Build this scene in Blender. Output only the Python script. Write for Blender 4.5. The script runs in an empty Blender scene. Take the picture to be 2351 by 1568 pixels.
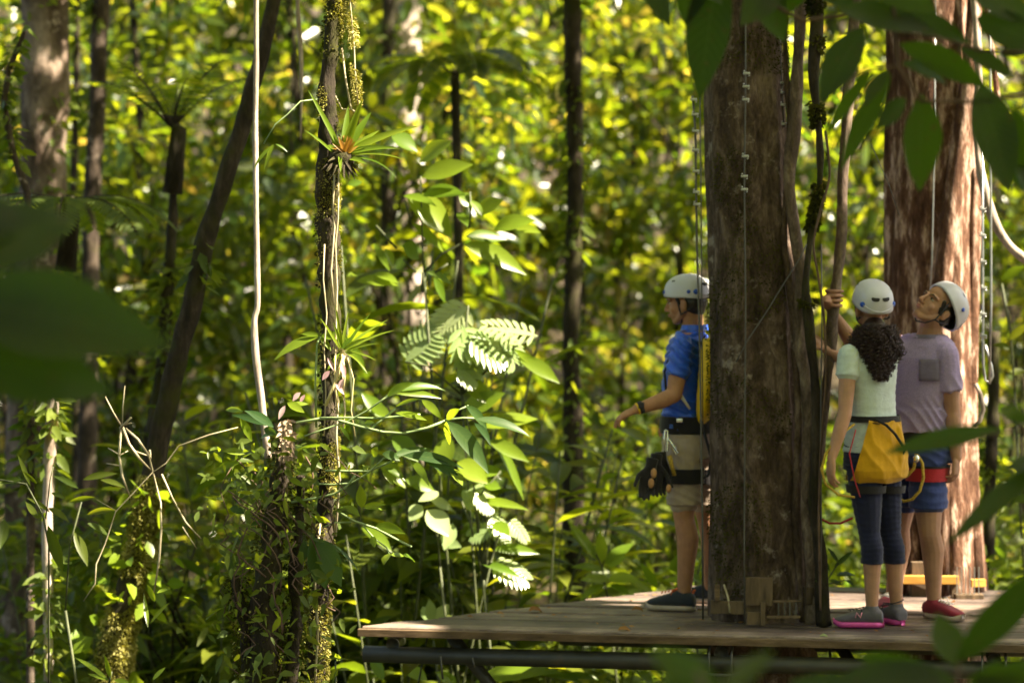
import bpy, bmesh, math, random
import numpy as np
from mathutils import Vector, Matrix, noise
sc = bpy.context.scene
R = math.radians
# ---------------------------------------------------------------- camera
cam_d = bpy.data.cameras.new("camera")
cam = bpy.data.objects.new("camera", cam_d)
sc.collection.objects.link(cam)
cam.location = (0, 0, 1.70)
cam.rotation_euler = (R(90), 0, 0)
cam_d.lens = 85
cam_d.sensor_width = 36
cam_d.shift_y = -56 / 1024
cam_d.clip_start = 0.1
cam_d.clip_end = 600
cam_d.dof.use_dof = True
cam_d.dof.focus_distance = 10.75
cam_d.dof.aperture_fstop = 1.7
sc.camera = cam
# ---------------------------------------------------------------- sky, sun, exposure
SUN = Vector((0.70, -0.20, 0.84)).normalized()      # towards the sun
elev = math.asin(SUN.z); azi = math.atan2(SUN.x, SUN.y)
w = bpy.data.worlds.new("World"); sc.world = w; w.use_nodes = True
nt = w.node_tree
sky = nt.nodes.new("ShaderNodeTexSky"); sky.sky_type = 'NISHITA'; sky.sun_disc = False
sky.sun_elevation = elev; sky.sun_rotation = azi
sky.dust_density = 3.0; sky.air_density = 1.0
bgn = nt.nodes["Background"]; bgn.inputs[1].default_value = 0.055
nt.links.new(sky.outputs[0], bgn.inputs[0])
sl = bpy.data.lights.new("sun", 'SUN'); sl.energy = 5.0; sl.angle = R(0.5); sl.color = (1.0, 0.87, 0.64)
so = bpy.data.objects.new("sun", sl); sc.collection.objects.link(so)
so.rotation_euler = (-SUN).to_track_quat('-Z', 'Y').to_euler()
sc.view_settings.view_transform = 'Standard'; sc.view_settings.look = 'None'
sc.view_settings.exposure = 2.85; sc.view_settings.gamma = 1.0
sc.cycles.max_bounces = 6; sc.cycles.diffuse_bounces = 3; sc.cycles.transmission_bounces = 4
sc.cycles.glossy_bounces = 2; sc.cycles.sample_clamp_indirect = 4.0; sc.cycles.caustics_reflective = False
sc.cycles.caustics_refractive = False
# ---------------------------------------------------------------- helpers
F = 5551.5
def A(vx, vy, Y):
    """a point at distance Y seen at (vx, vy) of the 2351-wide survey picture"""
    return Vector(((vx - 1175.5) / F * Y, Y, 1.70 + (654.3 - vy) / F * Y))
def px(n, Y): return n / F * Y
def ground_z(x, y):
    d = max(0.0, y - 17.0)
    s = d * 0.13 + max(0.0, y - 40) * 0.16
    return -2.75 + s + 0.25 * noise.noise(Vector((x * .15, y * .15, 0))) + 0.02 * x * 0
def tag(o, label=None, cat=None, group=None, kind=None):
    if label: o['label'] = label
    if cat: o['category'] = cat
    if group: o['group'] = group
    if kind: o['kind'] = kind
    return o
def empty(name, loc=(0, 0, 0)):
    o = bpy.data.objects.new(name, None); sc.collection.objects.link(o); o.location = loc
    o.empty_display_size = 0.1
    return o
class MB:
    def __init__(s): s.v = []; s.f = []; s.rnd = []; s.luv = []; s.mi = []; s.cm = 0
    def add(s, vs, fs, rnd=0.5, luv=None):
        b = len(s.v); s.v += [tuple(q) for q in vs]
        s.f += [tuple(b + i for i in f) for f in fs]
        s.mi += [s.cm] * len(fs)
        s.rnd += [rnd] * len(vs) if not isinstance(rnd, list) else rnd
        s.luv += luv if luv else [(0, 0, 0)] * len(vs)
    def tube(s, pts, rad, n=10, rnd=0.5, cap=True, wob=0, fr=3.0):
        pts = [Vector(p) for p in pts]; m = len(pts)
        if not isinstance(rad, (list, tuple)): rad = [rad] * m
        vs = []; up = None
        for i in range(m):
            t = (pts[min(i + 1, m - 1)] - pts[max(i - 1, 0)])
            t = t.normalized() if t.length > 1e-9 else Vector((0, 0, 1))
            if up is None:
                up = Vector((0, -1, 0)) if abs(t.y) < .9 else Vector((1, 0, 0))
            a = (up - t * up.dot(t))
            a = a.normalized() if a.length > 1e-6 else t.orthogonal().normalized()
            up = a; b = t.cross(a)
            for k in range(n):
                th = 2 * math.pi * k / n
                r = rad[i]
                d = a * math.cos(th) + b * math.sin(th)
                if wob: r *= 1 + wob * noise.noise((pts[i] + d * r) * fr)
                vs.append(pts[i] + d * r)
        fs = []
        for i in range(m - 1):
            for k in range(n):
                k2 = (k + 1) % n
                fs.append((i * n + k, i * n + k2, (i + 1) * n + k2, (i + 1) * n + k))
        if cap:
            fs.append(tuple(range(n))[::-1]); fs.append(tuple((m - 1) * n + k for k in range(n)))
        s.add(vs, fs, rnd)
    def box(s, c, size, rot=None, rnd=0.5, bev=0.0):
        hx, hy, hz = size[0] / 2, size[1] / 2, size[2] / 2
        bm = bmesh.new(); bmesh.ops.create_cube(bm, size=1)
        for v in bm.verts: v.co = Vector((v.co.x * size[0], v.co.y * size[1], v.co.z * size[2]))
        if bev: bmesh.ops.bevel(bm, geom=bm.edges[:], offset=bev, segments=2, affect='EDGES', profile=.7)
        M_ = rot.to_4x4() if rot else Matrix()
        bm.verts.index_update()
        s.add([M_ @ v.co + Vector(c) for v in bm.verts], [tuple(q.index for q in f.verts) for f in bm.faces], rnd)
        bm.free()
    def ell(s, c, rx, ry=None, rz=None, rot=None, seg=16, rnd=0.5):
        ry = ry or rx; rz = rz or rx; ring = seg // 2
        vs = [Vector((0, 0, rz))]
        for i in range(1, ring):
            ph = math.pi * i / ring
            for k in range(seg):
                th = 2 * math.pi * k / seg
                vs.append(Vector((rx * math.sin(ph) * math.cos(th), ry * math.sin(ph) * math.sin(th), rz * math.cos(ph))))
        vs.append(Vector((0, 0, -rz)))
        fs = [(0, 1 + k, 1 + (k + 1) % seg) for k in range(seg)]
        for i in range(ring - 2):
            for k in range(seg):
                k2 = (k + 1) % seg; a = 1 + i * seg; b = a + seg
                fs.append((a + k, b + k, b + k2, a + k2))
        a = 1 + (ring - 2) * seg; L = len(vs) - 1
        fs += [(a + k, L, a + (k + 1) % seg) for k in range(seg)]
        if rot: vs = [rot @ v for v in vs]
        s.add([v + Vector(c) for v in vs], fs, rnd)
    def caps(s, pts, rad, n=14):
        """closed rounded tapered limb (for remeshing)"""
        pts = [Vector(p) for p in pts]
        P = [pts[0]]; Rr = [rad[0]]
        t0 = (pts[1] - pts[0]).normalized(); t1 = (pts[-1] - pts[-2]).normalized()
        a = [(pts[0] - t0 * rad[0] * math.sin(q), rad[0] * math.cos(q)) for q in (1.45, 1.0, .5)]
        b = [(pts[-1] + t1 * rad[-1] * math.sin(q), rad[-1] * math.cos(q)) for q in (.5, 1.0, 1.45)]
        mid = []
        for i in range(len(pts) - 1):
            for j in range(4):
                u = j / 4; mid.append((pts[i].lerp(pts[i + 1], u), rad[i] * (1 - u) + rad[i + 1] * u))
        mid.append((pts[-1], rad[-1]))
        q = a + mid + b
        s.tube([p for p, _ in q], [r for _, r in q], n)
    def loft(s, rings, n=28, cap=True):
        """rings: (centre, side vector, depth vector, exponent)"""
        vs = []
        for (c, a, b, e) in rings:
            c = Vector(c); a = Vector(a); b = Vector(b)
            for k in range(n):
                th = 2 * math.pi * k / n; cs, sn = math.cos(th), math.sin(th)
                x = math.copysign(abs(cs) ** (2 / e), cs); y = math.copysign(abs(sn) ** (2 / e), sn)
                vs.append(c + a * x + b * y)
        fs = []
        for i in range(len(rings) - 1):
            for k in range(n):
                k2 = (k + 1) % n
                fs.append((i * n + k, i * n + k2, (i + 1) * n + k2, (i + 1) * n + k))
        if cap: fs.append(tuple(range(n))[::-1]); fs.append(tuple((len(rings) - 1) * n + k for k in range(n)))
        vol = 0.0
        for q in fs:
            a = Vector(vs[q[0]])
            for i in range(1, len(q) - 1): vol += a.dot(Vector(vs[q[i]]).cross(Vector(vs[q[i + 1]])))
        if vol < 0: fs = [q[::-1] for q in fs]
        s.add(vs, fs)
    def leaf(s, base, d, nrm, L, W, droop=0.25, fold=0.25, seg=6, rnd=0.5, peak=0.45, wave=0.0, tip=1.0):
        base = Vector(base); d = Vector(d).normalized(); nrm = Vector(nrm)
        side = d.cross(nrm)
        side = side.normalized() if side.length > 1e-6 else d.orthogonal().normalized()
        nn = side.cross(d).normalized()
        vs = []; luv = []; 
        p = base.copy(); dirv = d.copy()
        ax = Vector((0, 0, -1))
        for i in range(seg + 1):
            t = i / seg
            q = (t / peak) if t < peak else 1 - (t - peak) / (1 - peak)
            wd = W * .5 * (math.sin(min(1, max(0, q)) * math.pi / 2) ** (0.75 if t < peak else tip))
            wd = max(wd, W * .012)
            sd = side
            up = sd.cross(dirv).normalized()
            if up.dot(nn) < 0: up = -up
            wv = wave * W * math.sin(t * 17 + rnd * 9)
            wv2 = wave * W * math.sin(t * 15 + 2 + rnd * 5)
            vs += [p - sd * wd * (1 - abs(fold) * .3) + up * (wd * fold + wv), p.copy(), p + sd * wd * (1 - abs(fold) * .3) + up * (wd * fold + wv2)]
            luv += [(t, -1, wd / max(W, 1e-6)), (t, 0, 0), (t, 1, wd / max(W, 1e-6))]
            dirv = (dirv + ax * (droop * 1.6 / seg) * (0.4 + t)).normalized()
            p = p + dirv * (L / seg)
        fs = []
        for i in range(seg):
            a = i * 3
            fs += [(a, a + 1, a + 4, a + 3), (a + 1, a + 2, a + 5, a + 4)]
        s.add(vs, fs, rnd, luv)
    def vleaf(s, b, t, W, Y, dy=0.0, face=0.25, rnd=None, **k):
        """leaf from base b to tip t (survey pixels) at distance Y"""
        p0 = A(b[0], b[1], Y); p1 = A(t[0], t[1], Y + dy)
        L = (p1 - p0).length
        dr = k.pop('droop', 0.15)
        d = (p1 - p0).normalized() + Vector((0, 0, dr * .6))
        n = Vector((random.uniform(-.4, .4), -1, random.uniform(face - .2, face + .6)))
        s.leaf(p0, d, n, L, px(W, Y), droop=dr, rnd=random.random() if rnd is None else rnd, **k)
    def build(s, name, mat, parent=None, smooth=True, at=None):
        me = bpy.data.meshes.new(name); me.from_pydata(s.v, [], s.f)
        if smooth: me.polygons.foreach_set('use_smooth', [True] * len(me.polygons))
        at_ = me.attributes.new('rnd', 'FLOAT', 'POINT'); at_.data.foreach_set('value', s.rnd)
        a2 = me.attributes.new('luv', 'FLOAT_VECTOR', 'POINT')
        a2.data.foreach_set('vector', np.array(s.luv, dtype=np.float32).ravel())
        mats = mat if isinstance(mat, (list, tuple)) else [mat]
        for m in mats: me.materials.append(m)
        if len(mats) > 1: me.polygons.foreach_set('material_index', s.mi)
        me.update()
        o = bpy.data.objects.new(name, me); sc.collection.objects.link(o)
        if parent:
            o.parent = parent
            o.matrix_parent_inverse = Matrix.Translation(-Vector(parent.location)) if True else Matrix()
        return o
def remeshed(mb, name, mat, vox=0.006, smooth=4, parent=None, disp=None):
    """union the overlapping closed shapes of mb into one skin"""
    o = mb.build(name, mat, None)
    m = o.modifiers.new('r', 'REMESH'); m.mode = 'VOXEL'; m.voxel_size = vox; m.use_smooth_shade = True
    s_ = o.modifiers.new('s', 'SMOOTH'); s_.factor = .5; s_.iterations = smooth
    sc.collection.objects.unlink(o); tmp = bpy.data.scenes.new('t'); tmp.collection.objects.link(o)
    with bpy.context.temp_override(scene=tmp, view_layer=tmp.view_layers[0]): dg = bpy.context.evaluated_depsgraph_get()
    me = bpy.data.meshes.new_from_object(o.evaluated_get(dg))
    tmp.collection.objects.unlink(o); bpy.data.scenes.remove(tmp); sc.collection.objects.link(o)
    old = o.data; o.modifiers.clear(); o.data = me; bpy.data.meshes.remove(old)
    me.name = name
    if not me.materials: me.materials.append(mat)
    if disp:
        n = len(me.vertices)
        co_ = np.empty(n * 3, np.float32); me.vertices.foreach_get('co', co_); no_ = np.empty(n * 3, np.float32); me.vertex_normals.foreach_get('vector', no_)
        co_ = co_.reshape(-1, 3); no_ = no_.reshape(-1, 3)
        am = np.array([disp(Vector(c), Vector(q)) or 0.0 for c, q in zip(co_.tolist(), no_.tolist())], np.float32)
        me.vertices.foreach_set('co', (co_ + no_ * am[:, None]).ravel())
    me.polygons.foreach_set('use_smooth', [True] * len(me.polygons))
    me.update()
    if parent:
        o.parent = parent; o.matrix_parent_inverse = Matrix.Translation(-Vector(parent.location))
    return o
def dup(root, loc, rz, sc_=1.0, label=None, group=None):
    r = root.copy(); sc.collection.objects.link(r); r.location = loc; r.rotation_euler = (0, 0, rz)
    r.scale = (sc_, sc_, sc_)
    if label: r['label'] = label
    if group: r['group'] = group
    for ch in list(root.children):
        c = ch.copy(); sc.collection.objects.link(c); c.parent = r
    return r
def leaves_np(name, mat, P, D, N, L, W, rnd, parent=None, bend=0.15):
    """many small folded leaves in one crown mesh"""
    n = len(P)
    D = D / np.linalg.norm(D, axis=1, keepdims=True)
    S = np.cross(D, N); S /= np.maximum(np.linalg.norm(S, axis=1, keepdims=True), 1e-6)
    U = np.cross(S, D)
    L = L[:, None]; W = W[:, None]
    v = np.empty((n, 6, 3), dtype=np.float32)
    v[:, 0] = P
    v[:, 1] = P + D * L * .32 + S * W * .5 + U * W * .12
    v[:, 2] = P + D * L * .70 + S * W * .36 + U * W * .06 - np.array([0, 0, 1]) * L * bend * .4
    v[:, 3] = P + D * L - np.array([0, 0, 1]) * L * bend
    v[:, 4] = P + D * L * .70 - S * W * .36 + U * W * .06 - np.array([0, 0, 1]) * L * bend * .4
    v[:, 5] = P + D * L * .32 - S * W * .5 + U * W * .12
    f = np.array([[0, 1, 2, 3], [0, 3, 4, 5]])[None] + (np.arange(n) * 6)[:, None, None]
    me = bpy.data.meshes.new(name)
    me.vertices.add(n * 6); me.vertices.foreach_set('co', v.ravel())
    me.loops.add(n * 8); me.loops.foreach_set('vertex_index', f.ravel().astype(np.int32))
    me.polygons.add(n * 2); me.polygons.foreach_set('loop_start', np.arange(n * 2, dtype=np.int32) * 4)
    me.update(calc_edges=True)
    a = me.attributes.new('rnd', 'FLOAT', 'POINT'); a.data.foreach_set('value', np.repeat(rnd, 6).astype(np.float32))
    me.materials.append(mat)
    o = bpy.data.objects.new(name, me); sc.collection.objects.link(o)
    if parent:
        o.parent = parent; o.matrix_parent_inverse = Matrix.Translation(-Vector(parent.location))
    return o
# ---------------------------------------------------------------- materials
def newmat(name):
    m = bpy.data.materials.new(name); m.use_nodes = True
    return m, m.node_tree, m.node_tree.nodes["Principled BSDF"], m.node_tree.links
def ramp(nt, stops, interp='LINEAR'):
    r = nt.nodes.new("ShaderNodeValToRGB"); r.color_ramp.interpolation = interp
    e = r.color_ramp.elements
    while len(e) < len(stops): e.new(0.5)
    for i, (p, c) in enumerate(stops): e[i].position = p; e[i].color = (*c, 1)
    return r
def objco(nt, scale=(1, 1, 1), rot=(0, 0, 0)):
    tc = nt.nodes.new("ShaderNodeTexCoord"); mp = nt.nodes.new("ShaderNodeMapping")
    mp.inputs['Scale'].default_value = scale; mp.inputs['Rotation'].default_value = rot
    nt.links.new(tc.outputs['Object'], mp.inputs[0]); return mp.outputs[0]
def noisen(nt, vec, scale, detail=5, rough=.6, dist=0):
    n = nt.nodes.new("ShaderNodeTexNoise"); n.inputs['Scale'].default_value = scale
    n.inputs['Detail'].default_value = detail; n.inputs['Roughness'].default_value = rough
    n.inputs['Distortion'].default_value = dist
    nt.links.new(vec, n.inputs['Vector']); return n.outputs['Fac']
def mix(nt, fac, a, b):
    m = nt.nodes.new("ShaderNodeMix"); m.data_type = 'RGBA'
    for s_, i in ((fac, 0), (a, 6), (b, 7)):
        if isinstance(s_, (int, float)): m.inputs[i].default_value = s_
        elif isinstance(s_, tuple): m.inputs[i].default_value = (*s_, 1)
        else: nt.links.new(s_, m.inputs[i])
    return m.outputs[2]
def bump(nt, h, strength, dist, bsdf):
    b = nt.nodes.new("ShaderNodeBump"); b.inputs['Strength'].default_value = strength
    b.inputs['Distance'].default_value = dist
    nt.links.new(h, b.inputs['Height']); nt.links.new(b.outputs[0], bsdf.inputs['Normal'])
def mnoise(name, stops, scale=8, stretch=(1, 1, 1), rough=.8, bmp=.5, bdist=.01, detail=6, spec=.3, metal=0, bscale=None):
    m, nt, b, l = newmat(name)
    v = objco(nt, stretch)
    f = noisen(nt, v, scale, detail)
    r = ramp(nt, stops); l.new(f, r.inputs[0]); l.new(r.outputs[0], b.inputs['Base Color'])
    b.inputs['Roughness'].default_value = rough; b.inputs['Specular IOR Level'].default_value = spec
    b.inputs['Metallic'].default_value = metal
    if bmp:
        f2 = noisen(nt, v, bscale or scale * 3, 6) ; bump(nt, f2, bmp, bdist, b)
    return m
def leafmat(name, cols, tcols, trans=.5, rough=.38, veins=0, spec=.5, spots=0, species=0):
    """leaf: reflecting upper side mixed with light passing through"""
    m, nt, b, l = newmat(name)
    at = nt.nodes.new("ShaderNodeAttribute"); at.attribute_name = 'rnd'
    r1 = ramp(nt, cols); r2 = ramp(nt, tcols)
    l.new(at.outputs['Fac'], r1.inputs[0]); l.new(at.outputs['Fac'], r2.inputs[0])
    c1 = r1.outputs[0]; c2 = r2.outputs[0]
    if species:
        oi = nt.nodes.new("ShaderNodeObjectInfo")
        for w_, (a_, b_c) in enumerate(((c1, (.020, .038, .009)), (c2, (.17, .24, .008)))):
            sp_ = nt.nodes.new("ShaderNodeMapRange"); l.new(oi.outputs['Random'], sp_.inputs[0]); sp_.inputs[1].default_value = .35; sp_.inputs[2].default_value = 1.0; sp_.inputs[3].default_value = 0; sp_.inputs[4].default_value = species
            q_ = mix(nt, sp_.outputs[0], a_, b_c)
            if w_ == 0: c1 = q_
            else: c2 = q_
    if veins:
        a2 = nt.nodes.new("ShaderNodeAttribute"); a2.attribute_name = 'luv'
        sx = nt.nodes.new("ShaderNodeSeparateXYZ"); l.new(a2.outputs['Vector'], sx.inputs[0])
        ab = nt.nodes.new("ShaderNodeMath"); ab.operation = 'ABSOLUTE'; l.new(sx.outputs[1], ab.inputs[0])
        mm = nt.nodes.new("ShaderNodeMath"); mm.operation = 'MULTIPLY_ADD'
        l.new(sx.outputs[0], mm.inputs[0]); mm.inputs[1].default_value = 13.0
        m3 = nt.nodes.new("ShaderNodeMath"); m3.operation = 'MULTIPLY'; l.new(ab.outputs[0], m3.inputs[0]); m3.inputs[1].default_value = -2.2
        l.new(m3.outputs[0], mm.inputs[2])
        fr = nt.nodes.new("ShaderNodeMath"); fr.operation = 'PINGPONG'; l.new(mm.outputs[0], fr.inputs[0]); fr.inputs[1].default_value = .5
        lt = nt.nodes.new("ShaderNodeMapRange"); l.new(fr.outputs[0], lt.inputs[0])
        lt.inputs[1].default_value = 0; lt.inputs[2].default_value = .12; lt.inputs[3].default_value = 1; lt.inputs[4].default_value = 0
        l2 = nt.nodes.new("ShaderNodeMapRange"); l.new(ab.outputs[0], l2.inputs[0])
        l2.inputs[1].default_value = 0; l2.inputs[2].default_value = .07; l2.inputs[3].default_value = 1; l2.inputs[4].default_value = 0
        mx = nt.nodes.new("ShaderNodeMath"); mx.operation = 'MAXIMUM'; l.new(lt.outputs[0], mx.inputs[0]); l.new(l2.outputs[0], mx.inputs[1])
        mv = nt.nodes.new("ShaderNodeMath"); mv.operation = 'MULTIPLY'; l.new(mx.outputs[0], mv.inputs[0]); mv.inputs[1].default_value = veins
        c1 = mix(nt, mv.outputs[0], c1, (.16, .22, .06)); c2 = mix(nt, mv.outputs[0], c2, (.10, .16, .01))
    if spots:
        f = noisen(nt, objco(nt), 60, 3); rr = ramp(nt, [(0.62, (0, 0, 0)), (0.68, (1, 1, 1))]); l.new(f, rr.inputs[0])
        sp = nt.nodes.new("ShaderNodeMath"); sp.operation = 'MULTIPLY'; l.new(rr.outputs[0], sp.inputs[0]); sp.inputs[1].default_value = spots
        c1 = mix(nt, sp.outputs[0], c1, (.12, .07, .02)); c2 = mix(nt, sp.outputs[0], c2, (.10, .05, .01))
    l.new(c1, b.inputs['Base Color']); b.inputs['Roughness'].default_value = rough
    b.inputs['Specular IOR Level'].default_value = spec * .6
    tr = nt.nodes.new("ShaderNodeBsdfTranslucent"); l.new(c2, tr.inputs[0])
    ms = nt.nodes.new("ShaderNodeMixShader"); ms.inputs[0].default_value = trans
    l.new(b.outputs[0], ms.inputs[1]); l.new(tr.outputs[0], ms.inputs[2])
    l.new(ms.outputs[0], nt.nodes["Material Output"].inputs[0])
    return m
def bark(name, stops, moss=None, mossamt=.5, lichen=None, scale=6, stretch=(1, 1, .25), bdist=.02, rough=.9, dist=.6):
    m, nt, b, l = newmat(name)
    v = objco(nt, stretch); vu = objco(nt)
    f = noisen(nt, v, scale, 8, .65, dist); r = ramp(nt, stops); l.new(f, r.inputs[0]); c = r.outputs[0]
    fine = noisen(nt, v, scale * 6, 4, .7)
    rf = ramp(nt, [(0.3, (.45, .45, .45)), (.7, (1.25, 1.25, 1.25))]); l.new(fine, rf.inputs[0])
    mm = nt.nodes.new("ShaderNodeMix"); mm.data_type = 'RGBA'; mm.blend_type = 'MULTIPLY'; mm.inputs[0].default_value = .8
    l.new(c, mm.inputs[6]); l.new(rf.outputs[0], mm.inputs[7]); c = mm.outputs[2]
    if lichen:
        f3 = noisen(nt, vu, 7, 5, .7); r3 = ramp(nt, [(.60, (0, 0, 0)), (.68, (1, 1, 1))]); l.new(f3, r3.inputs[0])
        c = mix(nt, r3.outputs[0], c, lichen)
    if moss:
        f4 = noisen(nt, vu, 3.2, 8, .7); r4 = ramp(nt, [(1 - mossamt - .06, (0, 0, 0)), (1 - mossamt + .08, (1, 1, 1))]); l.new(f4, r4.inputs[0])
        c = mix(nt, r4.outputs[0], c, moss)
    l.new(c, b.inputs['Base Color']); b.inputs['Roughness'].default_value = rough
    b.inputs['Specular IOR Level'].default_value = .2
    ad = nt.nodes.new("ShaderNodeMath"); ad.operation = 'MULTIPLY_ADD'; l.new(fine, ad.inputs[0]); ad.inputs[1].default_value = .4; l.new(f, ad.inputs[2])
    bump(nt, ad.outputs[0], 1.0, bdist, b)
    return m
def plain(name, col, rough=.5, metal=0, spec=.5, var=.15, scale=20, bmp=0, bdist=.002):
    lo = tuple(c * (1 - var) for c in col); hi = tuple(min(1, c * (1 + var)) for c in col)
    return mnoise(name, [(.3, lo), (.7, hi)], scale, (1, 1, 1), rough, bmp, bdist, 4, spec, metal)
M = {}
M['leaf_far'] = leafmat('leaf_far', [(0, (.018, .040, .007)), (.5, (.040, .075, .010)), (.85, (.08, .12, .016)), (1, (.15, .11, .05))],
                        [(0, (.12, .22, .008)), (.5, (.36, .42, .008)), (.8, (.66, .66, .02)), (1, (.60, .42, .06))], .52, .27, spec=.9, species=.75)
M['leaf_mid'] = leafmat('leaf_mid', [(0, (.024, .042, .007)), (.6, (.078, .102, .009)), (1, (.14, .16, .02))],
                        [(0, (.13, .22, .008)), (.6, (.42, .48, .010)), (1, (.64, .62, .02))], .5, .38, veins=.35, species=.6, spec=.3)
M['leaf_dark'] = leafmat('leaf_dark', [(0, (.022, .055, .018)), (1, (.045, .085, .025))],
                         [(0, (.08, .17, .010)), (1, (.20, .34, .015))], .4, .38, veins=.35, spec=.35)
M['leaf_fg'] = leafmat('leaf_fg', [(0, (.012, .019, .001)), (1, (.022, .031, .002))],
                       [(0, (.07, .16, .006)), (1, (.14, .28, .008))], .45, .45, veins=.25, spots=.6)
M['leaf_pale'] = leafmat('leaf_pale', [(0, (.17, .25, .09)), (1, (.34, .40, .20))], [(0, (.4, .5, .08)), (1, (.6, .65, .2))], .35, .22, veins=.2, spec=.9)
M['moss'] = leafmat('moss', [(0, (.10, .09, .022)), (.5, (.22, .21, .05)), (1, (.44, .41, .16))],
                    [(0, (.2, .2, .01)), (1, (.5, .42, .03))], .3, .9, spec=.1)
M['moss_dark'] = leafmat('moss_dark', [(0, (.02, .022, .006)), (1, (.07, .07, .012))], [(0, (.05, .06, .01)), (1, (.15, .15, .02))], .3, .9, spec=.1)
M['dead_leaf'] = leafmat('dead_leaf', [(0, (.16, .07, .02)), (1, (.36, .20, .07))], [(0, (.4, .15, .03)), (1, (.5, .25, .05))], .25, .7, spots=.5)
M['bark_main'] = bark('bark_main', [(.32, (.034, .022, .016)), (.5, (.105, .070, .052)), (.70, (.27, .20, .16))], (.060, .048, .014), .36, (.30, .25, .22), 11, (1, 1, .42), .04)
M['bark_red'] = bark('bark_red', [(.34, (.055, .022, .012)), (.5, (.155, .078, .048)), (.64, (.62, .43, .34))], None, .3, None, 17, (1, 1, .26), .035, dist=.15)
M['bark_dark'] = bark('bark_dark', [(.3, (.012, .009, .007)), (.5, (.034, .026, .018)), (.75, (.10, .078, .055))], (.035, .036, .007), .45, None, 12, (1, 1, .3), .018)
M['bark_far'] = bark('bark_far', [(.3, (.022, .016, .012)), (.55, (.075, .055, .042)), (.75, (.24, .19, .155))], (.05, .05, .01), .35, (.42, .34, .29), 5, (1, 1, .5), .02)
M['bark_mottled'] = bark('bark_mottled', [(.36, (.035, .024, .018)), (.5, (.10, .070, .052)), (.72, (.34, .26, .21))], None, .3, (.36, .29, .25), 3.5, (1, 1, .55), .02)
M['bark_liana'] = bark('bark_liana', [(.3, (.06, .042, .032)), (.5, (.14, .10, .078)), (.7, (.30, .23, .18))], None, .3, None, 14, (1, 1, .4), .01)
M['bark_pale'] = bark('bark_pale', [(.3, (.20, .15, .12)), (.55, (.40, .33, .28)), (.75, (.62, .55, .50))], None, .3, None, 5, (1, 1, .3), .01)
M['twig'] = mnoise('twig', [(.3, (.26, .21, .12)), (.7, (.55, .48, .33))], 40, (1, 1, .3), .8, .6, .003)
M['twig_dark'] = mnoise('twig_dark', [(.3, (.05, .03, .02)), (.7, (.16, .10, .07))], 40, (1, 1, .3), .8, .6, .003)
M['stem_dark'] = mnoise('stem_dark', [(.3, (.030, .040, .014)), (.7, (.09, .10, .045))], 30, (1, 1, 1), .6, .2, .002)
M['stem'] = mnoise('stem', [(.3, (.12, .19, .07)), (.7, (.30, .38, .18))], 30, (1, 1, 1), .45, .2, .002)
M['soil'] = mnoise('soil', [(.25, (.012, .010, .006)), (.5, (.045, .032, .018)), (.75, (.09, .065, .03))], 3, (1, 1, 1), .95, .8, .05, 10)
random.seed(11); rng = np.random.default_rng(5)
# ================================================================ ground
g = MB(); NX, NY = 60, 90
xs = [-45 + 90 * i / NX for i in range(NX + 1)]; ys = [-8 + 108 * j / NY for j in range(NY + 1)]
g.add([(x, y, ground_z(x, y)) for y in ys for x in xs],
      [(j * (NX + 1) + i, j * (NX + 1) + i + 1, (j + 1) * (NX + 1) + i + 1, (j + 1) * (NX + 1) + i) for j in range(NY) for i in range(NX)])
tag(g.build('ground', M['soil']), kind='structure')

def rv(n):
    v = rng.normal(size=(n, 3)); return v / np.linalg.norm(v, axis=1, keepdims=True)
def crown_leaves(n, x_r, z0, z1, clumps, L, Wr, zbias=1.0, flat=.8, cr=.35):
    """leaf positions gathered in clumps on limbs around a stem"""
    cz = z0 + (z1 - z0) * rng.random(clumps) ** zbias
    an = rng.random(clumps) * 6.283; rr = x_r * np.sqrt(rng.random(clumps))
    C = np.stack([rr * np.cos(an), rr * np.sin(an), cz], 1)
    k = rng.integers(0, clumps, n)
    off = rv(n) * (rng.random(n) ** .5)[:, None] * np.array([1, 1, .6]) * cr * (0.6 + .8 * rng.random(clumps))[k][:, None]
    P = C[k] + off
    D = off / (np.linalg.norm(off, axis=1, keepdims=True) + 1e-6) + rv(n) * .7 + np.array([0, 0, -.25])
    N = rv(n) * .75 + np.array([0, 0, 1.0]) * flat
    Ls = L * (0.6 + .8 * rng.random(n))
    rn = np.clip(.45 + .28 * rng.normal(size=n) + (rng.random(clumps)[k] - .5) * .35, 0, .97)
    rn = np.where(rng.random(n) < .03, 1.0, rn)
    return C, P, D, N, Ls, Ls * Wr, rn
def make_tree(name, n, x_r, z0, z1, clumps, L, Wr, tr, zbias=1, cr=.35, mat='leaf_far'):
    root = empty(name)
    C, P, D, N, Ls, Ws, rn = crown_leaves(n, x_r, z0, z1, clumps, L, Wr, zbias, cr=cr)
    t = MB(); top = z1 * .98
    pts = [Vector((.12 * math.sin(i * 1.3 + clumps), .1 * math.cos(i * .9 + n), -0.5 + (top + .5) * i / 8)) for i in range(9)]
    t.tube(pts, [tr * (1 - .8 * i / 8) for i in range(9)], 7)
    for c in C[:min(len(C), 26)]:
        c = Vector(c); h = max(0.0, c.z - (0.4 + .5 * math.hypot(c.x, c.y))); q = h / top
        b = Vector((0, 0, min(h, top * .95)))
        t.tube([b, b.lerp(c, .5) + Vector((0, 0, .12)), c], [tr * .35, tr * .22, tr * .08], 5)
    t.build('trunk', M['bark_dark'], root)
    leaves_np('crown', M[mat], P, D, N, Ls, Ws, rn, root)
    return root
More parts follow.
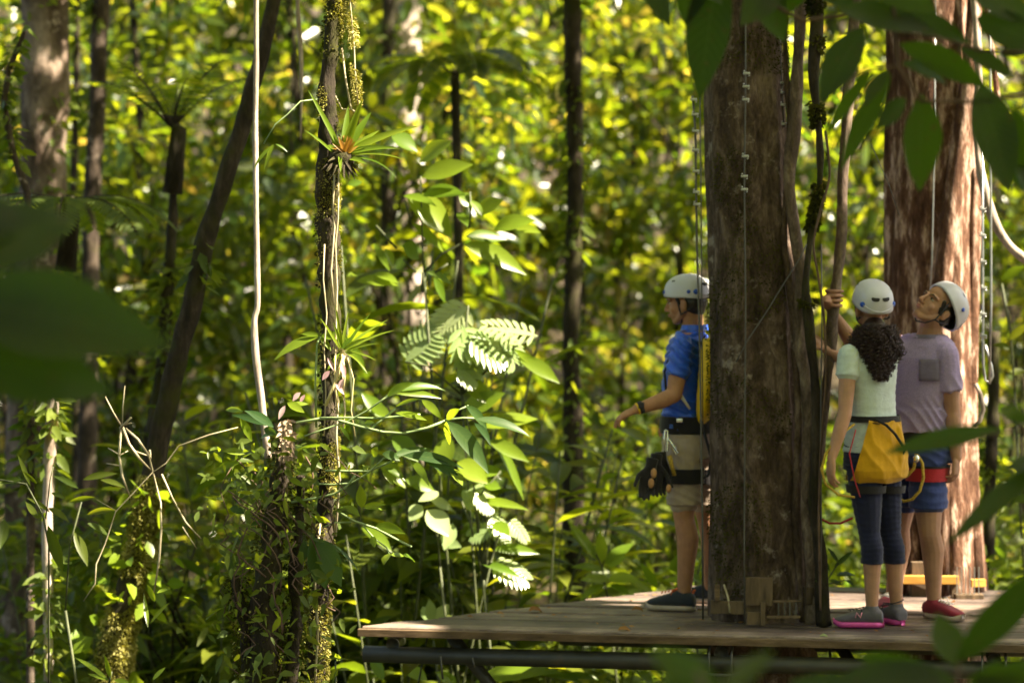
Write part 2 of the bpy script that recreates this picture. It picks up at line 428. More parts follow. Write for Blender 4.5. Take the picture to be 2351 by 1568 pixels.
def frond_plant(name, n, L, mat, h=0, W=.035, tr=.04, droop=.6, up=.7):
    """tree fern or palm: arching fronds of narrow leaflets from the head of a stem"""
    root = empty(name)
    t = MB()
    if h: t.tube([(0, 0, -.4), (.04, 0, h * .5), (0, 0, h)], [tr * 1.3, tr, tr], 8)
    mid = []
    P = []; D = []; N = []; Ls = []
    for k in range(n):
        a = 6.283 * k / n + random.uniform(-.3, .3); u = up * random.uniform(.5, 1.2)
        d = Vector((math.cos(a), math.sin(a), u)).normalized(); p = Vector((0, 0, h)); pts = [p.copy()]
        ns = 22
        for i in range(ns):
            d = (d + Vector((0, 0, -1)) * droop * 2 / ns * (0.3 + i / ns)).normalized(); p = p + d * L / ns; pts.append(p.copy())
            s_ = d.cross(Vector((0, 0, 1))).normalized()
            if i > 2:
                for sg in (-1, 1):
                    P.append(p); D.append(s_ * sg + d * .5 + Vector((0, 0, -.15))); N.append(s_.cross(d))
                    Ls.append(L * .26 * math.sin(math.pi * (i + 1) / (ns + 2)) ** .7)
        t.tube(pts, [tr * .22 * (1 - .8 * i / ns) for i in range(ns + 1)], 4)
    t.build('trunk' if h else 'stem', M['bark_dark'] if h else M['stem'], root)
    n_ = len(P); Ls = np.array(Ls)
    leaves_np('fronds', M[mat], np.array(P), np.array(D), np.array(N), Ls, Ls * 0 + W, np.clip(rng.normal(.4, .2, n_), 0, .95), root, .1)
    return root
def broad_plant(name, n, L, W, mat, h, sp=.3):
    """understory plant: broad long leaves along a few leaning stems"""
    root = empty(name); t = MB(); lf = MB()
    for k in range(5):
        a = random.uniform(0, 6.283); top = Vector((math.cos(a) * sp, math.sin(a) * sp, h * random.uniform(.65, 1)))
        pts = [Vector((top.x * (u ** 1.6), top.y * (u ** 1.6), -.3 + (top.z + .3) * u)) for u in (0, .25, .5, .75, 1)]
        t.tube(pts, [.008, .007, .006, .005, .004], 5)
        for j in range(n // 5):
            u = .2 + .8 * j / (n // 5); q = min(3, int(u * 4)); p = pts[q].lerp(pts[q + 1], u * 4 - q)
            b = a + (j % 2) * 3.14 + random.uniform(-.9, .9)
            lf.leaf(p, (math.cos(b), math.sin(b), random.uniform(.1, .7)), (random.uniform(-.3, .3), random.uniform(-.3, .3), 1),
                    L * random.uniform(.7, 1.2), W * random.uniform(.7, 1.2), droop=random.uniform(.3, .8), rnd=random.random(), seg=5)
    t.build('stem', M['stem_dark'], root); lf.build('leaves', M[mat], root)
    return root
# ---- prototypes of the blurred forest (each used many times with its own place, turn and size)
protos = {
 'back': [make_tree('forest_tree', 1700, 1.2, 1.0, 9.5, 48, .25, .42, .09, .9, .42),
          make_tree('forest_tree', 1500, 1.3, 2.0, 9.8, 40, .29, .38, .08, .9, .45),
          make_tree('forest_tree', 1900, 1.15, .8, 9.0, 52, .21, .5, .07, 1, .36)],
 'mid': [make_tree('understory_tree', 1100, .95, .4, 6.6, 34, .21, .42, .05, 1.0, .36),
         make_tree('understory_tree', 850, 1.0, .8, 7.0, 28, .26, .34, .05, .9, .40),
         make_tree('understory_tree', 1200, .85, .3, 6.0, 34, .17, .5, .04, 1.1, .32)],
 'near': [make_tree('leafy_shrub', 1500, .62, .15, 3.3, 40, .13, .42, .03, 1.0, .28, 'leaf_mid'),
          broad_plant('broad_leaf_plant', 70, .34, .11, 'leaf_mid', 2.6, .45),
          frond_plant('fern_plant', 16, 1.15, 'leaf_mid', 1.1, .04, .05),
          make_tree('leafy_shrub', 1300, .66, .15, 2.9, 34, .17, .34, .03, 1.0, .30, 'leaf_mid')],
}
look = {'forest_tree': ('tall tree', 'tree'), 'understory_tree': ('slim leafy understory tree', 'tree'),
        'leafy_shrub': ('dense leafy shrub', 'shrub'), 'broad_leaf_plant': ('broad-leaved plant', 'plant'), 'fern_plant': ('feathery fern', 'fern')}
marks = [(30, 'far left behind the big blurred foreground leaf'), (110, 'behind the mottled thick trunk at far left'),
 (230, 'behind the thin grey trunk at upper left'), (320, 'left of the tree fern stem'), (400, 'behind the tree fern stem'),
 (500, 'behind the dark leaning trunk'), (590, 'behind the hanging white liana'), (680, 'left of the bromeliad trunk'),
 (770, 'behind the bromeliad trunk'), (880, 'right of the bromeliad trunk'), (990, 'behind the pale sunlit trunk top'),
 (1110, 'left of the slim dark trunk'), (1320, 'behind the slim dark trunk'), (1430, 'left of the man in blue'),
 (1560, 'behind the man in blue'), (1700, 'behind the great mossy trunk'), (1880, 'behind the twisted vines'),
 (1980, 'behind the woman in the white helmet'), (2130, 'behind the red-barked trunk'), (2290, 'right of the red-barked trunk'), (2380, 'at the far right edge')]
tiers = [('back', 31, 39, 'farthest row'), ('mid', 22.5, 28, 'middle row'),
         ('near', 16.0, 19.5, 'nearest row')]
used = set()
for ti, (tier, y0, y1, where) in enumerate(tiers):
    for mi, (vx, at_) in enumerate(marks):
        if tier == 'near' and mi in (15,): continue
        Y = random.uniform(y0, y1); x = (vx + random.uniform(-25, 25) - 1175.5) / F * Y
        k = (mi * 2 + ti + (mi // 3)) % len(protos[tier]); pr = protos[tier][k]
        s_ = random.uniform(.85, 1.15)
        if tier == 'near': s_ *= .95
        kind, cat = look[pr.name.split('.')[0]]
        lab = f"{kind} {at_}, {where}"
        loc = (x, Y, ground_z(x, Y) - .05); rz = random.uniform(0, 6.28)
        if pr.name not in used:
            used.add(pr.name); o = pr; o.location = loc; o.rotation_euler.z = rz; o.scale = (s_,) * 3
        else: o = dup(pr, loc, rz, s_)
        tag(o, lab, cat, {'back': 'tall trees closing the forest behind', 'mid': 'understory trees in the middle distance', 'near': 'plants in the understory behind the platform'}[tier])
tall_plant = broad_plant('tall_leaf_plant', 120, .36, .125, 'leaf_mid', 4.0, .62)
big_plant = broad_plant('broad_leaf_plant', 55, .46, .15, 'leaf_mid', 2.3, .4)
# ---- extra plants thickening the left and middle understory
extra = [(185, 15.6, 0, 'left of the leaning trunk'), (260, 16.2, 3, 'behind the bare pale twig'), (330, 14.6, 0, 'right behind the bare pale twig'), (430, 15.0, 3, 'between leaning trunk and stump'), (520, 14.2, 0, 'left of the tangled stump'),
         (610, 14.6, 3, 'behind the tangled stump'), (700, 15.4, 0, 'behind the foot of the bromeliad trunk'), (840, 15.2, 3, 'behind the climber sprays'), (1010, 16.2, 0, 'above the left deck corner'), (1180, 15.8, 3, 'left of the slim dark trunk foot'), (1420, 15.6, 3, 'behind the ginger-like plant'),
         (1540, 16.6, 0, 'behind the legs of the man in blue'), (1960, 15.6, 3, 'behind the legs of the woman'), (2050, 16.4, 0, 'between the couple and the liana'), (2320, 15.2, 3, 'right of the red-barked trunk foot')]
for i, (vx, Y, k, at_) in enumerate(extra):
    x = (vx - 1175.5) / F * Y; nm = ('big-leaved low plant ' if k == 0 else 'shaded low leafy shrub ') + at_; gr = 'low plants filling the understory'
    if i == 0: o = big_plant; o.location = (x, Y, ground_z(x, Y) - .05); tag(o, nm, 'shrub', gr)
    else: o = dup(big_plant if k == 0 else protos['near'][k], (x, Y, ground_z(x, Y) - .05), i * 2.1, .72 + .1 * (i % 4), nm, gr); o['category'] = 'shrub'
for i, (vx, Y, at_) in enumerate([(905, 20.5, 'in front of the dark upright trunk'), (960, 21, 'hiding the pale sunlit trunk'), (225, 17.5, 'hiding the foot of the thin grey trunk')]):
    x = (vx - 1175.5) / F * Y; o = dup(protos['mid'][i % 3], (x, Y, ground_z(x, Y)), i * 1.3, .85 if i < 2 else .40, 'small leafy tree ' + at_, 'understory trees in the middle distance'); o['category'] = 'tree'
for i, (vx, Y, k, at_) in enumerate([(850, 14.6, 1.0, 'just right of the bromeliad trunk'), (940, 15.4, .95, 'behind the white-lit split leaves'), (1040, 15.0, 1.05, 'rising behind the left end of the deck'), (1130, 15.8, 1.0, 'right of the white-lit split leaves'), (1220, 15.2, .9, 'left of the slim dark trunk'),
        (450, 15.2, .95, 'between the leaning trunk and the white liana'), (540, 15.8, 1.0, 'just left of the hanging white liana'), (670, 15.0, .95, 'between the white liana and bromeliad trunk'), (250, 15.8, .8, 'behind the pale bare twig at left'), (1470, 16.5, .9, 'left of the arm of the man in blue'), (1975, 15.6, .85, 'between the held liana and the woman')]):
    x = (vx - 1175.5) / F * Y; nm = 'tall stem plant with broad leaves ' + at_; gr = 'tall broad-leaved stem plants'; lo = (x, Y, ground_z(x, Y) - .05)
    if i == 0: o = tall_plant; o.location = lo; tag(o, nm, 'plant', gr)
    else: o = dup(tall_plant, lo, i * 2.3, k, nm, gr); o['category'] = 'plant'
# ---- the far wood closing the view, one mass nobody could count
n = 50000
P = np.stack([rng.uniform(-25, 25, n), rng.uniform(41, 54, n), rng.uniform(-2, 13, n)], 1)
kk = np.array([noise.noise(Vector(p) * .55) for p in P]); keep = kk > .06
P = P[keep]; n = len(P); Ls = rng.uniform(.25, .5, n)
leaves_np('far_wood', M['leaf_far'], P, rv(n) + [0, 0, -.3], rv(n) * .7 + [0, 0, .8], Ls, Ls * .5, np.clip(rng.normal(.55, .25, n), 0, 1))
nr = 9000  # unseen ring of coarse leaves added to block light from the horizon
ang = rng.uniform(0, 6.283, nr); rr = rng.uniform(15, 22, nr)
Pr = np.stack([rr * np.cos(ang), rr * np.sin(ang), rng.uniform(-2, 13, nr)], 1); Pr = Pr[(Pr[:, 1] < 9)]; nr = len(Pr)
Lr = rng.uniform(.7, 1.3, nr)
ns_ = 26000; ys_ = rng.uniform(11, 42, ns_); sd_ = rng.choice([-1, 1], ns_); ys_ = np.where(sd_ > 0, np.maximum(ys_, 20 + 22 * rng.random(ns_)), ys_)
xs_ = sd_ * (ys_ * .235 + 1.2 + rng.uniform(0, 11, ns_)); Ps = np.stack([xs_, ys_, rng.uniform(-2.5, 7.5, ns_)], 1)
ks_ = np.array([noise.noise(Vector(p) * .6) for p in Ps]); Ps = Ps[ks_ > -.05]
Pr = np.concatenate([Pr, Ps]); Lr = np.concatenate([Lr, rng.uniform(.2, .42, len(Ps))]); nr = len(Pr)
leaves_np('added_surrounding_wood', M['leaf_far'], Pr, rv(nr), rv(nr), Lr, Lr * .6, rng.uniform(0, .6, nr))
tag(bpy.data.objects['added_surrounding_wood'], 'forest foliage all round the clearing, its unseen coarse ring added to block skylight', 'foliage', kind='stuff')
nh = 30000  # unseen leaf sheet added for patchy shade, gaps cut where trees stay lit
Ph = np.stack([rng.uniform(-9, 20, nh), rng.uniform(19, 44, nh), rng.uniform(10.2, 12.0, nh)], 1)
kh = np.array([noise.noise(Vector((p[0], p[1], 0)) * .42 + Vector((1.7, 4.1, 0))) for p in Ph]); kp = kh > -.05
for vx, vy, Y_, r_ in [(330, 120, 33, 2.6), (240, 260, 27, 2.0), (430, 60, 25, 1.6), (660, 120, 27, 1.8), (150, 330, 24, 1.0), (1000, 80, 30, 1.6), (1250, 120, 30, 1.6), (520, 220, 30, 1.6), (120, 60, 30, 1.6), (1350, 350, 28, 1.5), (1080, 250, 28, 1.5), (1520, 130, 30, 1.7), (1980, 420, 26, 1.3), (1450, 900, 23, 1.0), (2300, 200, 28, 1.6), (860, 180, 32, 1.6), (650, 640, 24, .8), (1150, 620, 22, .9)]:
    dv = Ph - np.array(A(vx, vy, Y_)); al = dv @ np.array(SUN); kp &= np.linalg.norm(dv - al[:, None] * np.array(SUN), axis=1) > r_
Ph = Ph[kp]; nh = len(Ph); Lh = rng.uniform(.3, .5, nh)
leaves_np('added_shade_canopy', M['leaf_far'], Ph, rv(nh), rv(nh) * .5 + [0, 0, 1], Lh, Lh * .5, rng.uniform(0, 1, nh))
tag(bpy.data.objects['added_shade_canopy'], 'unseen broken leaf canopy added above the picture to shade the trees in patches', 'foliage', kind='stuff')
tag(bpy.data.objects['far_wood'], 'far forest foliage closing the whole view behind the trees', 'foliage', kind='stuff')
# ---- ground cover
n = 26000
P = np.stack([rng.uniform(-8, 8, n), rng.uniform(10, 34, n) , np.zeros(n)], 1)
P[:, 2] = [ground_z(p[0], p[1]) + random.uniform(0, .45) for p in P]; Ls = rng.uniform(.08, .24, n)
leaves_np('ground_cover', M['leaf_mid'], P, rv(n) + [0, 0, .5], rv(n) * .6 + [0, 0, 1], Ls, Ls * .35, np.clip(rng.normal(.4, .25, n), 0, 1))
tag(bpy.data.objects['ground_cover'], 'low leafy ground cover spreading over the forest floor', 'ground cover', kind='stuff')

# ================================================================ individual background trunks
def trunk_tree(name, label, pts, rads, Y, mat, cat='tree', crown=None, clad=1, n=14, dys=None, group=None, wob=.25):
    """trunk through survey points down to the ground; crown above the picture"""
    P3 = [A(x, y, Y + (dys[i] if dys else 0)) for i, (x, y) in enumerate(pts)]
    b = P3[-1]; gz = ground_z(b.x, b.y)
    dv = (P3[-1] - P3[-2]).normalized()
    R3 = [px(r, Y) for r in rads]
    if b.z > gz + .05:
        P3.append(Vector((b.x + dv.x * .3, b.y, gz - .3))); R3.append(R3[-1] * 1.15)
    t = P3[0]; d0 = (P3[0] - P3[1]).normalized()
    Pn = []; Rn = []
    for i in range(len(P3) - 1):
        k = max(2, int((P3[i + 1] - P3[i]).length / max(.06, R3[i])))
        for j in range(k):
            u = j / k; Pn.append(P3[i].lerp(P3[i + 1], u)); Rn.append(R3[i] * (1 - u) + R3[i + 1] * u)
    Pn.append(P3[-1]); Rn.append(R3[-1])
    root = empty(name, P3[-1]); mb = MB()
    if crown:
        ch = crown[0]
        mb.tube([t + Vector((0, 0, ch)), t.lerp(t + Vector((0, 0, ch)), .5) + d0 * .1, t - Vector((0, 0, .01))], [R3[0] * .5, R3[0] * .8, R3[0]], n, wob=wob * .5)
        for i in range(7):
            a = i * .9; b_ = t + Vector((0, 0, ch * (.4 + .08 * i)))
            mb.tube([b_, b_ + Vector((math.cos(a), math.sin(a), .5)) * crown[1] * .5, b_ + Vector((math.cos(a), math.sin(a), .6)) * crown[1]], [R3[0] * .4, R3[0] * .25, R3[0] * .1], 6)
    mb.tube(Pn, Rn, n, wob=wob, fr=1.2 / max(R3[0], .05) * .35)
    mb.build('trunk', M[mat], root)
    if crown:
        C, P, D, N, Ls, Ws, rn = crown_leaves(crown[2], crown[1], ch * .5, ch * 1.35, max(8, crown[2] // 60), .2, .42, cr=.5)
        leaves_np('crown', M['leaf_far'], P + np.array(t), D, N, Ls, Ws, rn, root)
    # small climbing leaves clinging to the bark in patches
    k = int(min(420, 30 * len(Pn)) * clad); qs = []; 
    P_ = []; D_ = []
    for _ in range(k * 4):
        i = random.randrange(len(Pn)); a_ = random.uniform(0, 6.283); p = Pn[i] + Vector((math.cos(a_), math.sin(a_), 0)) * Rn[i] + Vector((0, 0, random.uniform(-.1, .1)))
        if noise.noise(p * 1.7) < .08: continue
        P_.append(tuple(p)); D_.append((math.cos(a_) + random.uniform(-.8, .8), math.sin(a_) + random.uniform(-.8, .8), random.uniform(-1, .3)))
    P_ = P_[:k]; D_ = D_[:k]
    if len(P_) > 5:
        Ls = rng.uniform(.04, .13, len(P_)); leaves_np('climbing_leaves', M['leaf_mid'], np.array(P_), np.array(D_), rv(len(P_)) + [0, -.3, .6], Ls, Ls * .45, rng.uniform(0, .9, len(P_)), root)
    return tag(root, label, cat, group)
trunk_tree('tree', 'thick mottled trunk with pale lichen patches at upper left', [(104, -60), (104, 200), (98, 400), (80, 800), (68, 1200), (60, 1650)], [54, 54, 54, 56, 58, 60], 17.5, 'bark_mottled', crown=(2.5, 1.4, 400))
trunk_tree('tree', 'thin grey trunk right of the thick mottled one, upper left', [(236, -60), (228, 130), (222, 300), (212, 400), (205, 700), (200, 1100)], [19, 20, 20, 20, 20, 22], 19, 'bark_far', crown=(2.2, 1.0, 250))
trunk_tree('tree', 'very slender dark stem between the mottled and grey trunks', [(178, -60), (175, 200), (168, 450), (175, 900)], [7, 8, 8, 9], 20, 'bark_dark', crown=(2.0, .8, 300))
trunk_tree('tree', 'pale lit sapling stem close beside the mottled trunk, lower left', [(122, 860), (120, 950), (114, 1050), (108, 1180), (112, 1700)], [12, 15, 14, 12, 12], 13.2, 'bark_pale')
trunk_tree('sapling', 'bare crooked sapling bending over the far left edge', [(62, 60), (20, 160), (8, 240), (30, 350), (62, 440), (75, 640), (70, 1100)], [5, 7, 8, 8, 8, 9, 9], 14, 'bark_far', 'sapling')
tb = trunk_tree('tree', 'dark leaning trunk with yellow mossy foot left of centre', [(640, -60), (604, 120), (575, 220), (548, 320), (510, 430), (470, 560), (440, 700), (400, 850), (365, 1000), (345, 1120), (318, 1280), (275, 1440), (245, 1600)],
                [15, 17, 19, 20, 21, 22, 23, 24, 25, 27, 30, 34, 38], 13.2, 'bark_dark', crown=(2.4, 1.2, 250), clad=.6)
trunk_tree('tree', 'dark straight trunk just behind the tree fern', [(398, 250), (397, 500), (385, 650), (372, 850), (350, 1000), (330, 1300)], [4, 11, 14, 16, 18, 20], 15.5, 'bark_dark', dys=None)
trunk_tree('tree', 'pale sunlit trunk high up right of the bromeliad trunk', [(930, -60), (928, 100), (930, 240), (935, 500), (940, 900)], [38, 40, 42, 42, 44], 24, 'bark_pale', crown=(2.2, 1.3, 300))
trunk_tree('tree', 'dark upright trunk close beside the pale sunlit one', [(893, -60), (890, 200), (890, 500), (885, 800)], [14, 15, 16, 17], 22, 'bark_dark', crown=(2.2, .9, 400))
trunk_tree('tree', 'slim dark trunk standing alone in the middle of the view', [(1312, -60), (1315, 150), (1322, 400), (1316, 600), (1312, 800), (1316, 1000), (1318, 1200), (1322, 1400)], [20, 21, 19, 20, 21, 22, 25, 27], 17.0, 'bark_dark', crown=(2.4, 1.4, 400))
trunk_tree('tree', 'dim greenish trunk right of the red-barked tree', [(2282, 760), (2280, 950), (2272, 1150), (2268, 1400)], [13, 14, 14, 15], 16.0, 'bark_dark')
for vx, tx, Y, r, lab in [(300, 322, 24, 9, 'right of the thin grey trunk'), (655, 690, 24, 10, 'right of the white liana')]:
    trunk_tree('tree', 'faint blurred trunk ' + lab, [(vx, -60), (tx, 300), (vx + 5, 700)], [r, r, r * 1.2], Y, 'bark_dark', crown=(2, .8, 250), n=8, group='faint trunks deep in the forest')
# tree fern above the dark straight trunk
tf = frond_plant('tree_fern', 9, .62, 'leaf_far', 0.02, .014, .05, .55, 1.3)
tf.location = A(396, 300, 15.4)
tag(tf, 'tree fern crown with radiating fronds on a dark stem, upper left', 'fern')
f2 = frond_plant('fern_plant', 10, .7, 'leaf_mid', 0.02, .03, .05, .8, .3)
f2.location = A(150, 470, 14.5); tag(f2, 'fern fronds spreading across the thick mottled trunk', 'fern')
# dark palm fronds behind the centre
f3 = frond_plant('palm', 11, .8, 'leaf_far', 4.3, .05, .035, 1.1, .7)
p_ = A(1045, 170, 18); f3.location = (p_.x, 18, p_.z - 4.3); tag(f3, 'dark palm crown with drooping fronds at upper centre', 'palm')

random.seed(23); rng = np.random.default_rng(9)
# ================================================================ platform
def dk(x): return 12.04 - (x + .76) * 0.1724          # front edge line Y(x)
M['deck'], nt, b_, l_ = newmat('deck')
v_ = objco(nt, (.6, 7, 4), (0, 0, R(9.8)))
f_ = noisen(nt, v_, 7, 8, .7, .4); at = nt.nodes.new("ShaderNodeAttribute"); at.attribute_name = 'rnd'
ad = nt.nodes.new("ShaderNodeMath"); ad.operation = 'MULTIPLY_ADD'; l_.new(at.outputs['Fac'], ad.inputs[0]); ad.inputs[1].default_value = .42; l_.new(f_, ad.inputs[2])
r_ = ramp(nt, [(.38, (.032, .023, .020)), (.7, (.125, .090, .078)), (1.0, (.32, .24, .19))]); l_.new(ad.outputs[0], r_.inputs[0])
st = noisen(nt, objco(nt), 3, 7, .7); rs = ramp(nt, [(.4, (.45, .42, .42)), (.62, (1, 1, 1))]); l_.new(st, rs.inputs[0])
mm = nt.nodes.new("ShaderNodeMix"); mm.data_type = 'RGBA'; mm.blend_type = 'MULTIPLY'; mm.inputs[0].default_value = 1
l_.new(r_.outputs[0], mm.inputs[6]); l_.new(rs.outputs[0], mm.inputs[7]); l_.new(mm.outputs[2], b_.inputs['Base Color'])
b_.inputs['Roughness'].default_value = .62; bump(nt, f_, .5, .004, b_)
M['fascia'] = mnoise('fascia', [(.3, (.05, .030, .016)), (.55, (.12, .078, .045)), (.75, (.22, .15, .09))], 5, (1, 4, 6), .7, .4, .003, 8)
M['pipe'] = mnoise('pipe', [(.3, (.020, .020, .014)), (.6, (.050, .047, .034)), (.8, (.11, .07, .04))], 6, (1, 1, 1), .45, .3, .002, 8, .5)
M['pipe_in'] = plain('pipe_in', (.03, .012, .006), .9)
M['wood_block'] = mnoise('wood_block', [(.3, (.045, .030, .018)), (.7, (.17, .115, .07))], 9, (3, 3, .5), .75, .5, .003, 8)
M['wood_yellow'] = mnoise('wood_yellow', [(.3, (.38, .17, .03)), (.7, (.62, .34, .07))], 7, (.5, 3, 3), .7, .3, .003, 6)
M['steel'] = plain('steel', (.42, .42, .42), .35, .9, bmp=.2)
M['steel_dark'] = plain('steel_dark', (.10, .095, .09), .5, .6, bmp=.2)
P0 = Vector((-.76, 12.04, 0)); ux = Vector((1, -.1724, 0)).normalized(); uy = Vector((.1724, 1, 0)).normalized()
plat = empty('wooden_platform', (1.8, 12.5, 0))
tag(plat, 'weathered grey plank deck on scaffold pipes under the three people', 'platform')
d = MB(); pw = .138
# slanting left end of the deck: from P0 back to the right
Lfront = 5.2
for k in range(15):
    y0 = k * pw; y1 = y0 + pw - .014
    # left end (diagonal cut), right end
    x0 = y0 * .78 + random.uniform(-.025, .02); x1 = Lfront
    x0b = y1 * .78 + (x0 - y0 * .78)
    # leave openings for the trunks
    segs = [(x0, x0b, x1)]
    for (cx, cy, cr_) in ((1.33 * 1 + 0.0, 0, 0),): pass
    zt = random.uniform(-.005, .006); zb = zt - .038
    n_seg = 14
    c = []
    for xa, z in ((0, 0),): pass
    a0 = P0 + ux * x0 + uy * y0; a1 = P0 + ux * x1 + uy * y0; b0 = P0 + ux * x0b + uy * y1; b1 = P0 + ux * x1 + uy * y1
    vs = []
    bv = .006
    for (pp, s0) in ((a0, 1), (a1, 1), (b1, -1), (b0, -1)):
        vs.append(pp + Vector((0, 0, zb)))
    for (pp, s0) in ((a0, 1), (a1, 1), (b1, -1), (b0, -1)):
        vs.append(pp + Vector((0, 0, zt - bv)))
    for (pp, s0) in ((a0, 1), (a1, 1), (b1, -1), (b0, -1)):
        vs.append(pp + uy * bv * s0 + Vector((0, 0, zt)))
    d.add(vs, [(3, 2, 1, 0), (0, 1, 5, 4), (1, 2, 6, 5), (2, 3, 7, 6), (3, 0, 4, 7), (4, 5, 9, 8), (5, 6, 10, 9), (6, 7, 11, 10), (7, 4, 8, 11), (8, 9, 10, 11)], random.random())
d.build('deck_boards', M['deck'], plat, smooth=False)
fz = MB(); rot = Matrix.Rotation(math.atan2(-.1724, 1), 3, 'Z')
fz.box(P0 + ux * 2.6 - uy * .024 + Vector((0, 0, -.022)), (5.2, .038, .036), rot, bev=.003)
fz.build('fascia_board', M['fascia'], plat, smooth=False)
for k, (oy, oz) in enumerate(((.62, -.10), (1.35, -.10))):
    j = MB(); j.box(P0 + ux * (3.0 + oy * .3) + uy * oy + Vector((0, 0, oz + .02)), (4.6, .05, .07), rot, bev=.003); j.build('joist', M['fascia'], plat, smooth=False)
def pipe(p0, p1, r, name='pipe', hollow=False):
    m = MB(); m.tube([p0, Vector(p0).lerp(Vector(p1), .5), p1], r, 18, cap=not hollow)
    if hollow:
        dd = (Vector(p1) - Vector(p0)).normalized(); m.tube([Vector(p0) + dd * .15, p0], r * .86, 18, cap=False)
        # rim
        n = 18; a = len(m.v)
        m.f += [(k, (k + 1) % n, a - n + (k + 1) % n, a - n + k) for k in range(n)]; m.mi += [0] * n
        # back wall of the tube end
        m.f.append(tuple(a - 2 * n + k for k in range(n))); m.mi.append(0)
    return m.build(name, M['pipe'], plat)
pr_ = .042
q0 = P0 + ux * .02 + uy * .02 + Vector((0, 0, -.135)); pipe(q0, q0 + ux * 5.0, pr_)
pipe(P0 + ux * .9 + uy * .75 + Vector((0, 0, -.135)), P0 + ux * 5 + uy * .75 + Vector((0, 0, -.135)), pr_)
for xx in (.17, 1.80, 3.10):
    p_ = P0 + ux * xx + Vector((0, 0, -.083))
    pipe(p_ - uy * .0, p_ + uy * (1.9 if xx > 1 else .16), .034, 'pipe', True)
    if xx > 1:
        for sx in (-.055, .055):
            c_ = MB(); c_.tube([p_ + ux * sx + uy * .02 + Vector((0, 0, .03)), p_ + ux * sx - uy * .035 + Vector((0, 0, 0)), p_ + ux * sx - uy * .035 + Vector((0, 0, -.13))], .006, 8)
            c_.build('u_bolt', M['steel_dark'], plat)
        c_ = MB(); c_.box(p_ - uy * .038 + Vector((0, 0, -.10)), (.15, .012, .012), rot, bev=.002); c_.build('clamp_bar', M['steel_dark'], plat)
pipe(P0 + ux * .45 + uy * .1 + Vector((0, 0, -.05)), P0 + ux * .95 + uy * .35 + Vector((0, 0, -.75)), .032, 'brace')
pipe(P0 + ux * 1.9 + uy * .2 + Vector((0, 0, -.16)), P0 + ux * 1.9 + uy * .2 + Vector((0, 0, -2.9)), .05, 'post')
pipe(P0 + ux * 3.15 + uy * .25 + Vector((0, 0, -.16)), P0 + ux * 3.15 + uy * .25 + Vector((0, 0, -2.9)), .06, 'post')
pipe(P0 + ux * 2.35 + uy * .5 + Vector((0, 0, -.10)), P0 + ux * 2.9 + uy * .3 + Vector((0, 0, -.9)), .03, 'brace')
for xx, ln in ((.42, .11), (.58, .05)):
    c_ = MB(); c_.tube([P0 + ux * xx - uy * .03 + Vector((0, 0, -.13)), P0 + ux * (xx + .01) - uy * .035 + Vector((0, 0, -.13 - ln))], .005, 6); c_.build('bolt', M['steel_dark'], plat)
# fallen leaves on the deck
for i, (vx, vy, w_, lab) in enumerate([(1436, 1448, 34, 'curled orange dead leaf in front of the great trunk'), (1232, 1404, 38, 'long brown dead leaf lying near the deck edge'),
        (1466, 1402, 32, 'pale brown dead leaf by the shoe of the man in blue'), (1150, 1410, 18, 'small dark dead leaf near the left corner of deck'),
        (1080, 1417, 14, 'tiny orange leaf closest to the left corner of deck'), (1893, 1462, 22, 'pink and green fallen petal leaf in front of sneakers'),
        (1300, 1418, 9, 'tiny tan leaf scrap on mid deck'), (1830, 1417, 24, 'brown leaf lying at the right foot of great trunk')]):
    zc = (654.3 - vy) / F; Y = -1.70 / zc; p_ = A(vx, vy, Y)
    m = MB(); L_ = px(w_, Y)
    m.leaf(p_ - Vector((L_ * .5, 0, -.006)), (1, random.uniform(-.3, .3), .35), (.1, -.5, 1), L_, L_ * .55, droop=.9, fold=.55, rnd=random.random(), wave=.06, seg=8)
    o = m.build('fallen_leaf', M['dead_leaf'] if i != 5 else M['leaf_pale']); tag(o, lab, 'leaf', 'dead leaves fallen on the deck')

# crumbs of litter on the boards
nl = 420; Pl = np.zeros((nl, 3))
for i in range(nl):
    b_ = random.uniform(.05, 1.95); a_ = random.uniform(b_ * .8 + .05, 4.6); q_ = P0 + ux * a_ + uy * b_; Pl[i] = (q_.x, q_.y, .006)
Ll = rng.uniform(.008, .035, nl); leaves_np('leaf_litter', M['dead_leaf'], Pl, rng.normal(size=(nl, 3)) * [1, 1, .15], rng.normal(size=(nl, 3)) * .2 + [0, 0, 1], Ll, Ll * .5, rng.uniform(0, 1, nl), None, -.1)
tag(bpy.data.objects['leaf_litter'], 'fine crumbs of dead leaf scattered over the deck boards', 'leaf litter', kind='stuff')
